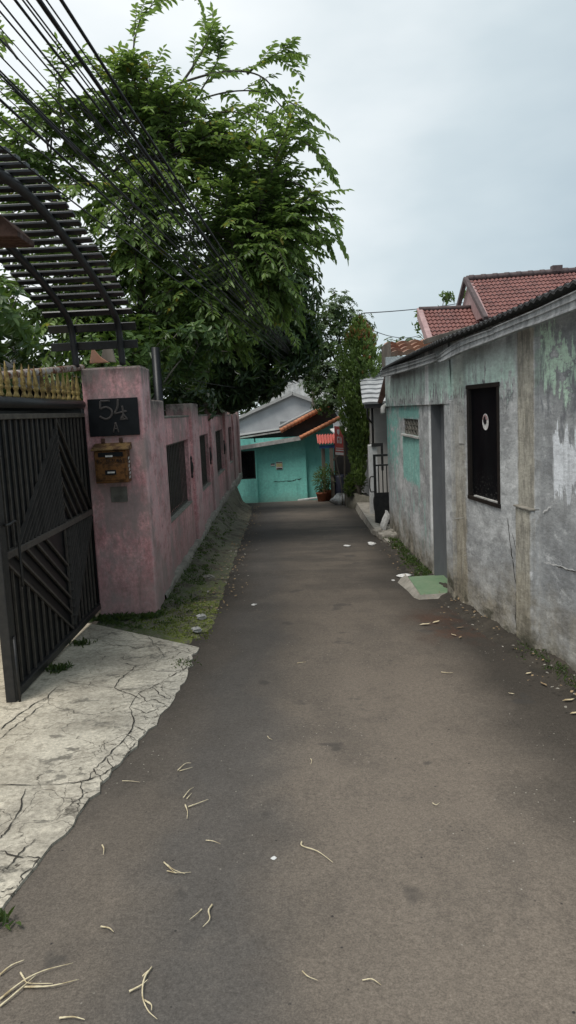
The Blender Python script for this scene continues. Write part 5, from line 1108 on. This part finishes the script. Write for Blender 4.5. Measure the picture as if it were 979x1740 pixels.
def dry_leaf(p, L, a, label):
    b = MB(); x, y = p[0], p[1]; d = Vector((math.cos(a), math.sin(a), .02))
    b.leaf(Vector((x, y, road_z(x, y) + .010)), d, Vector((.15, .1, 1)), L * .8, L * .26, .5, -.06)
    tag(b.build('dry_leaf', M['dryleaf' if 'brown' in label else 'straw']), label, 'leaf', 'dry leaves along the grey wall')
for (p, L, a, lab) in (([(0.971,5.750,-0.086)][0], .12, .1, 'long curled tan leaf below the doorstep'), ([(1.086,5.804,-0.088)][0], .10, .6, 'short tan leaf touching the long curled one'), ([(1.231,5.626,-0.082)][0], .08, .2, 'brown leaf right of the long curled one'), ([(1.183,5.392,-0.074)][0], .07, 2.2, 'pale leaf below the reddish soil patch'), ([(1.185,5.326,-0.071)][0], .06, 1.0, 'small brown leaf overlapping the pale leaf by the wall'),
                       ([(1.396,4.476,-0.050)][0], .06, .4, 'pale leaf in the verge under the pilaster'), ([(1.453,4.255,-0.045)][0], .08, 1.9, 'brown leaf standing in the verge near the right edge'), ([(1.452,4.015,-0.040)][0], .09, .1, 'tan leaf in the verge, close to the right edge'), ([(1.230,4.138,-0.043)][0], .05, 2.6, 'small pale leaf on the road below the pilaster'), ([(1.424,3.828,-0.037)][0], .08, .2, 'pale leaf on the road at the right edge')):
    dry_leaf(p, L, a, lab)

# litter, weeds and moss nobody could count
b = MB()
for _ in range(420):
    y = U(3.2, 12); x = edge_x(y, 1) + abs(random.gauss(0, .10)) * (1 if R() < .7 else -1); x = min(x, wall_x(y) - .01)
    p = Vector((x, y, gz(y) + .03)); s = U(.004, .018)
    b.leaf(p, Vector((U(-1, 1), U(-1, 1), U(-.1, .3))), Vector((U(-.5, .5), U(-.5, .5), 1)), s * 1.6, s, R(), .1, 0 if R() < .6 else 1)
for _ in range(620):
    y = U(6.5, 17); x = edge_x(y, -1) + random.gauss(0, .13)
    p = Vector((x, y, gz(y) + .022)); s = U(.006, .024)
    b.leaf(p, Vector((U(-1, 1), U(-1, 1), U(-.1, .3))), Vector((U(-.5, .5), U(-.5, .5), 1)), s * 1.6, s, R(), .1, 0 if R() < .75 else 1)
tag(b.build('leaf_litter', [M['dryleaf'], M['conc']]), 'scattered crumbs and dead leaves along both lane edges', 'leaf litter', None, 'stuff')
b = MB()
def tuft(b, x, y, z, n, h, sp, wdt=.5):
    for _ in range(n):
        px, py = x + random.gauss(0, sp), y + random.gauss(0, sp); d = Vector((U(-1, 1), U(-1, 1), U(.2, 1.4)))
        l = h * U(.5, 1.2); b.leaf(Vector((px, py, z)), d, Vector((U(-1, 1), U(-1, 1), .6)), l, l * wdt * U(.5, 1), U(0, .9), .3)
for _ in range(330):
    v = R() ** 2.2; y = lerp(5.55, 14, v); u = abs(random.gauss(.05, .32)) if y < 7.6 else U(.1, .6)
    if u > .9: continue
    if y < 6.3 and R() < .55: continue
    q_ = bpt(u, (y - 5.38) / 14.82); tuft(b, q_[0], q_[1], q_[2], 8, .034, .025)
for _ in range(70):
    x = U(-1.72, -1.15); y = 6.42 - abs(random.gauss(0, .05)) + (.0 if x < -1.2 else .1); tuft(b, x, y, slab_z(x, y) - .0, 10, .05, .02)
tag(b.build('weeds', M['weed'], tint=True), 'low green weeds on the mossy bank beside the pink wall', 'weeds', None, 'stuff')
b = MB()
for _ in range(700):
    y = 5.6 + abs(random.gauss(0, .8)); u = min(.98, max(.1, random.gauss(.68, .2))); q_ = bpt(u, (y - 5.38) / 14.82); tuft(b, q_[0], q_[1], q_[2] - .002, 5, .014, .012, .8)
tag(b.build('moss', M['moss'], tint=True), 'yellow green moss on the bank next to the road edge', 'moss', None, 'stuff')
b = MB()
for _ in range(130):
    y = U(7.6, 11); x = wall_x(y) - abs(random.gauss(0, .07)) - .02; tuft(b, x, y, gz(y) + .03, 9, .045, .02, .4)
for _ in range(70):
    y = U(3.4, 5.0); x = wall_x(y) - abs(random.gauss(0, .06)) - .02; tuft(b, x, y, gz(y) + .03, 6, .03, .02, .35)
tag(b.build('verge_weeds', M['weed'], tint=True), 'weeds sprouting at the foot of the grey wall', 'weeds', None, 'stuff')
def weed_thing(x, y, n, h, sp, label, z=None):
    b = MB(); tuft(b, x, y, slab_z(x, y) if z is None else z, n, h, sp, .4); tag(b.build('weed_tuft', M['weed'], tint=True), label, 'weed', 'weed tufts on the concrete slab')
p = [(-1.584,4.950,-0.059)][0]; weed_thing(p[0], p[1], 110, .045, .035, 'green weed tuft on the slab beside the gate foot')
p = [(-1.595,5.591,-0.081)][0]; weed_thing(p[0], p[1], 90, .045, .035, 'green weed tuft further along the gate bottom rail')
p = [(-0.980,2.288,-0.006)][0]; weed_thing(p[0], p[1], 22, .045, .02, 'grass tuft at the near tip of the slab')
p = [(-0.754,5.003,-0.060)][0]; weed_thing(p[0], p[1], 60, .025, .05, 'small moss tuft in the slab corner cracks')

# ------------------------------------------------------------------ camera
cam = bpy.data.cameras.new('camera'); co = bpy.data.objects.new('camera', cam); COL.objects.link(co)
co.matrix_world = Matrix.Translation((0, 0, 1.6)) @ Matrix.Rotation(PI / 2 - math.radians(7.5), 4, 'X') @ Matrix.Rotation(math.radians(-2.7), 4, 'Z')
cam.sensor_fit = 'VERTICAL'; cam.sensor_height = 36; cam.sensor_width = 24; cam.lens = 36 * 1300 / 1740; cam.clip_start = .05; cam.clip_end = 400
sc.camera = co

# ------------------------------------------------------------------ sky and sun
SUN_EL, SUN_AZ = math.radians(65), math.radians(-140)     # azimuth from +Y, behind the camera on the left
w = bpy.data.worlds.new('World'); sc.world = w; w.use_nodes = True; nt = w.node_tree; nt.nodes.clear()
def wn(t_, **kw):
    n = nt.nodes.new(t_)
    for k, v in kw.items(): setattr(n, k, v)
    return n
sky = wn('ShaderNodeTexSky', sky_type='NISHITA', sun_disc=False, sun_elevation=SUN_EL, sun_rotation=SUN_AZ)
b1 = wn('ShaderNodeBackground'); b1.inputs[1].default_value = .07; nt.links.new(sky.outputs[0], b1.inputs[0])
tc = wn('ShaderNodeTexCoord'); mp = wn('ShaderNodeMapping'); mp.inputs['Scale'].default_value = (1.2, 1.2, 2.6); mp.inputs['Location'].default_value = (.3, .1, .4); nt.links.new(tc.outputs['Generated'], mp.inputs[0])
no = wn('ShaderNodeTexNoise'); no.inputs['Scale'].default_value = 1.7; no.inputs['Detail'].default_value = 5; no.inputs['Roughness'].default_value = .5; nt.links.new(mp.outputs[0], no.inputs['Vector'])
dt = wn('ShaderNodeVectorMath', operation='DOT_PRODUCT'); nt.links.new(tc.outputs['Generated'], dt.inputs[0]); dt.inputs[1].default_value = (-.75, .45, .48)
m1 = wn('ShaderNodeMapRange'); nt.links.new(dt.outputs['Value'], m1.inputs[0]); m1.inputs[1].default_value = .15; m1.inputs[2].default_value = .95
m2 = wn('ShaderNodeMapRange'); nt.links.new(no.outputs[0], m2.inputs[0]); m2.inputs[1].default_value = .38; m2.inputs[2].default_value = .66; m2.inputs[4].default_value = .42
ad = wn('ShaderNodeMath', operation='ADD'); ad.use_clamp = True; nt.links.new(m1.outputs[0], ad.inputs[0]); nt.links.new(m2.outputs[0], ad.inputs[1])
cr = wn('ShaderNodeValToRGB'); e = cr.color_ramp.elements; e[0].position = .12; e[0].color = (.46, .56, .62, 1); e[1].position = 1; e[1].color = (.95, .99, 1.0, 1)
q1 = cr.color_ramp.elements.new(.5); q1.color = (.62, .71, .75, 1); nt.links.new(ad.outputs[0], cr.inputs[0])
b2 = wn('ShaderNodeBackground'); b2.inputs[1].default_value = 1.17; nt.links.new(cr.outputs[0], b2.inputs[0])
mx = wn('ShaderNodeMixShader'); mx.inputs[0].default_value = .86; nt.links.new(b1.outputs[0], mx.inputs[1]); nt.links.new(b2.outputs[0], mx.inputs[2])
ow = wn('ShaderNodeOutputWorld'); nt.links.new(mx.outputs[0], ow.inputs[0])
sl_ = bpy.data.lights.new('sun', 'SUN'); sl_.energy = 2.6; sl_.angle = math.radians(24); sl_.color = (1.0, .96, .9)
so = bpy.data.objects.new('sun', sl_); COL.objects.link(so)
dirv = Vector((math.sin(SUN_AZ) * math.cos(SUN_EL), math.cos(SUN_AZ) * math.cos(SUN_EL), math.sin(SUN_EL)))
so.rotation_euler = dirv.to_track_quat('Z', 'Y').to_euler(); so.location = (0, 0, 20)

sc.view_settings.view_transform = 'Standard'; sc.view_settings.look = 'None'; sc.view_settings.exposure = 0; sc.view_settings.gamma = 1
sc.render.engine = 'CYCLES'
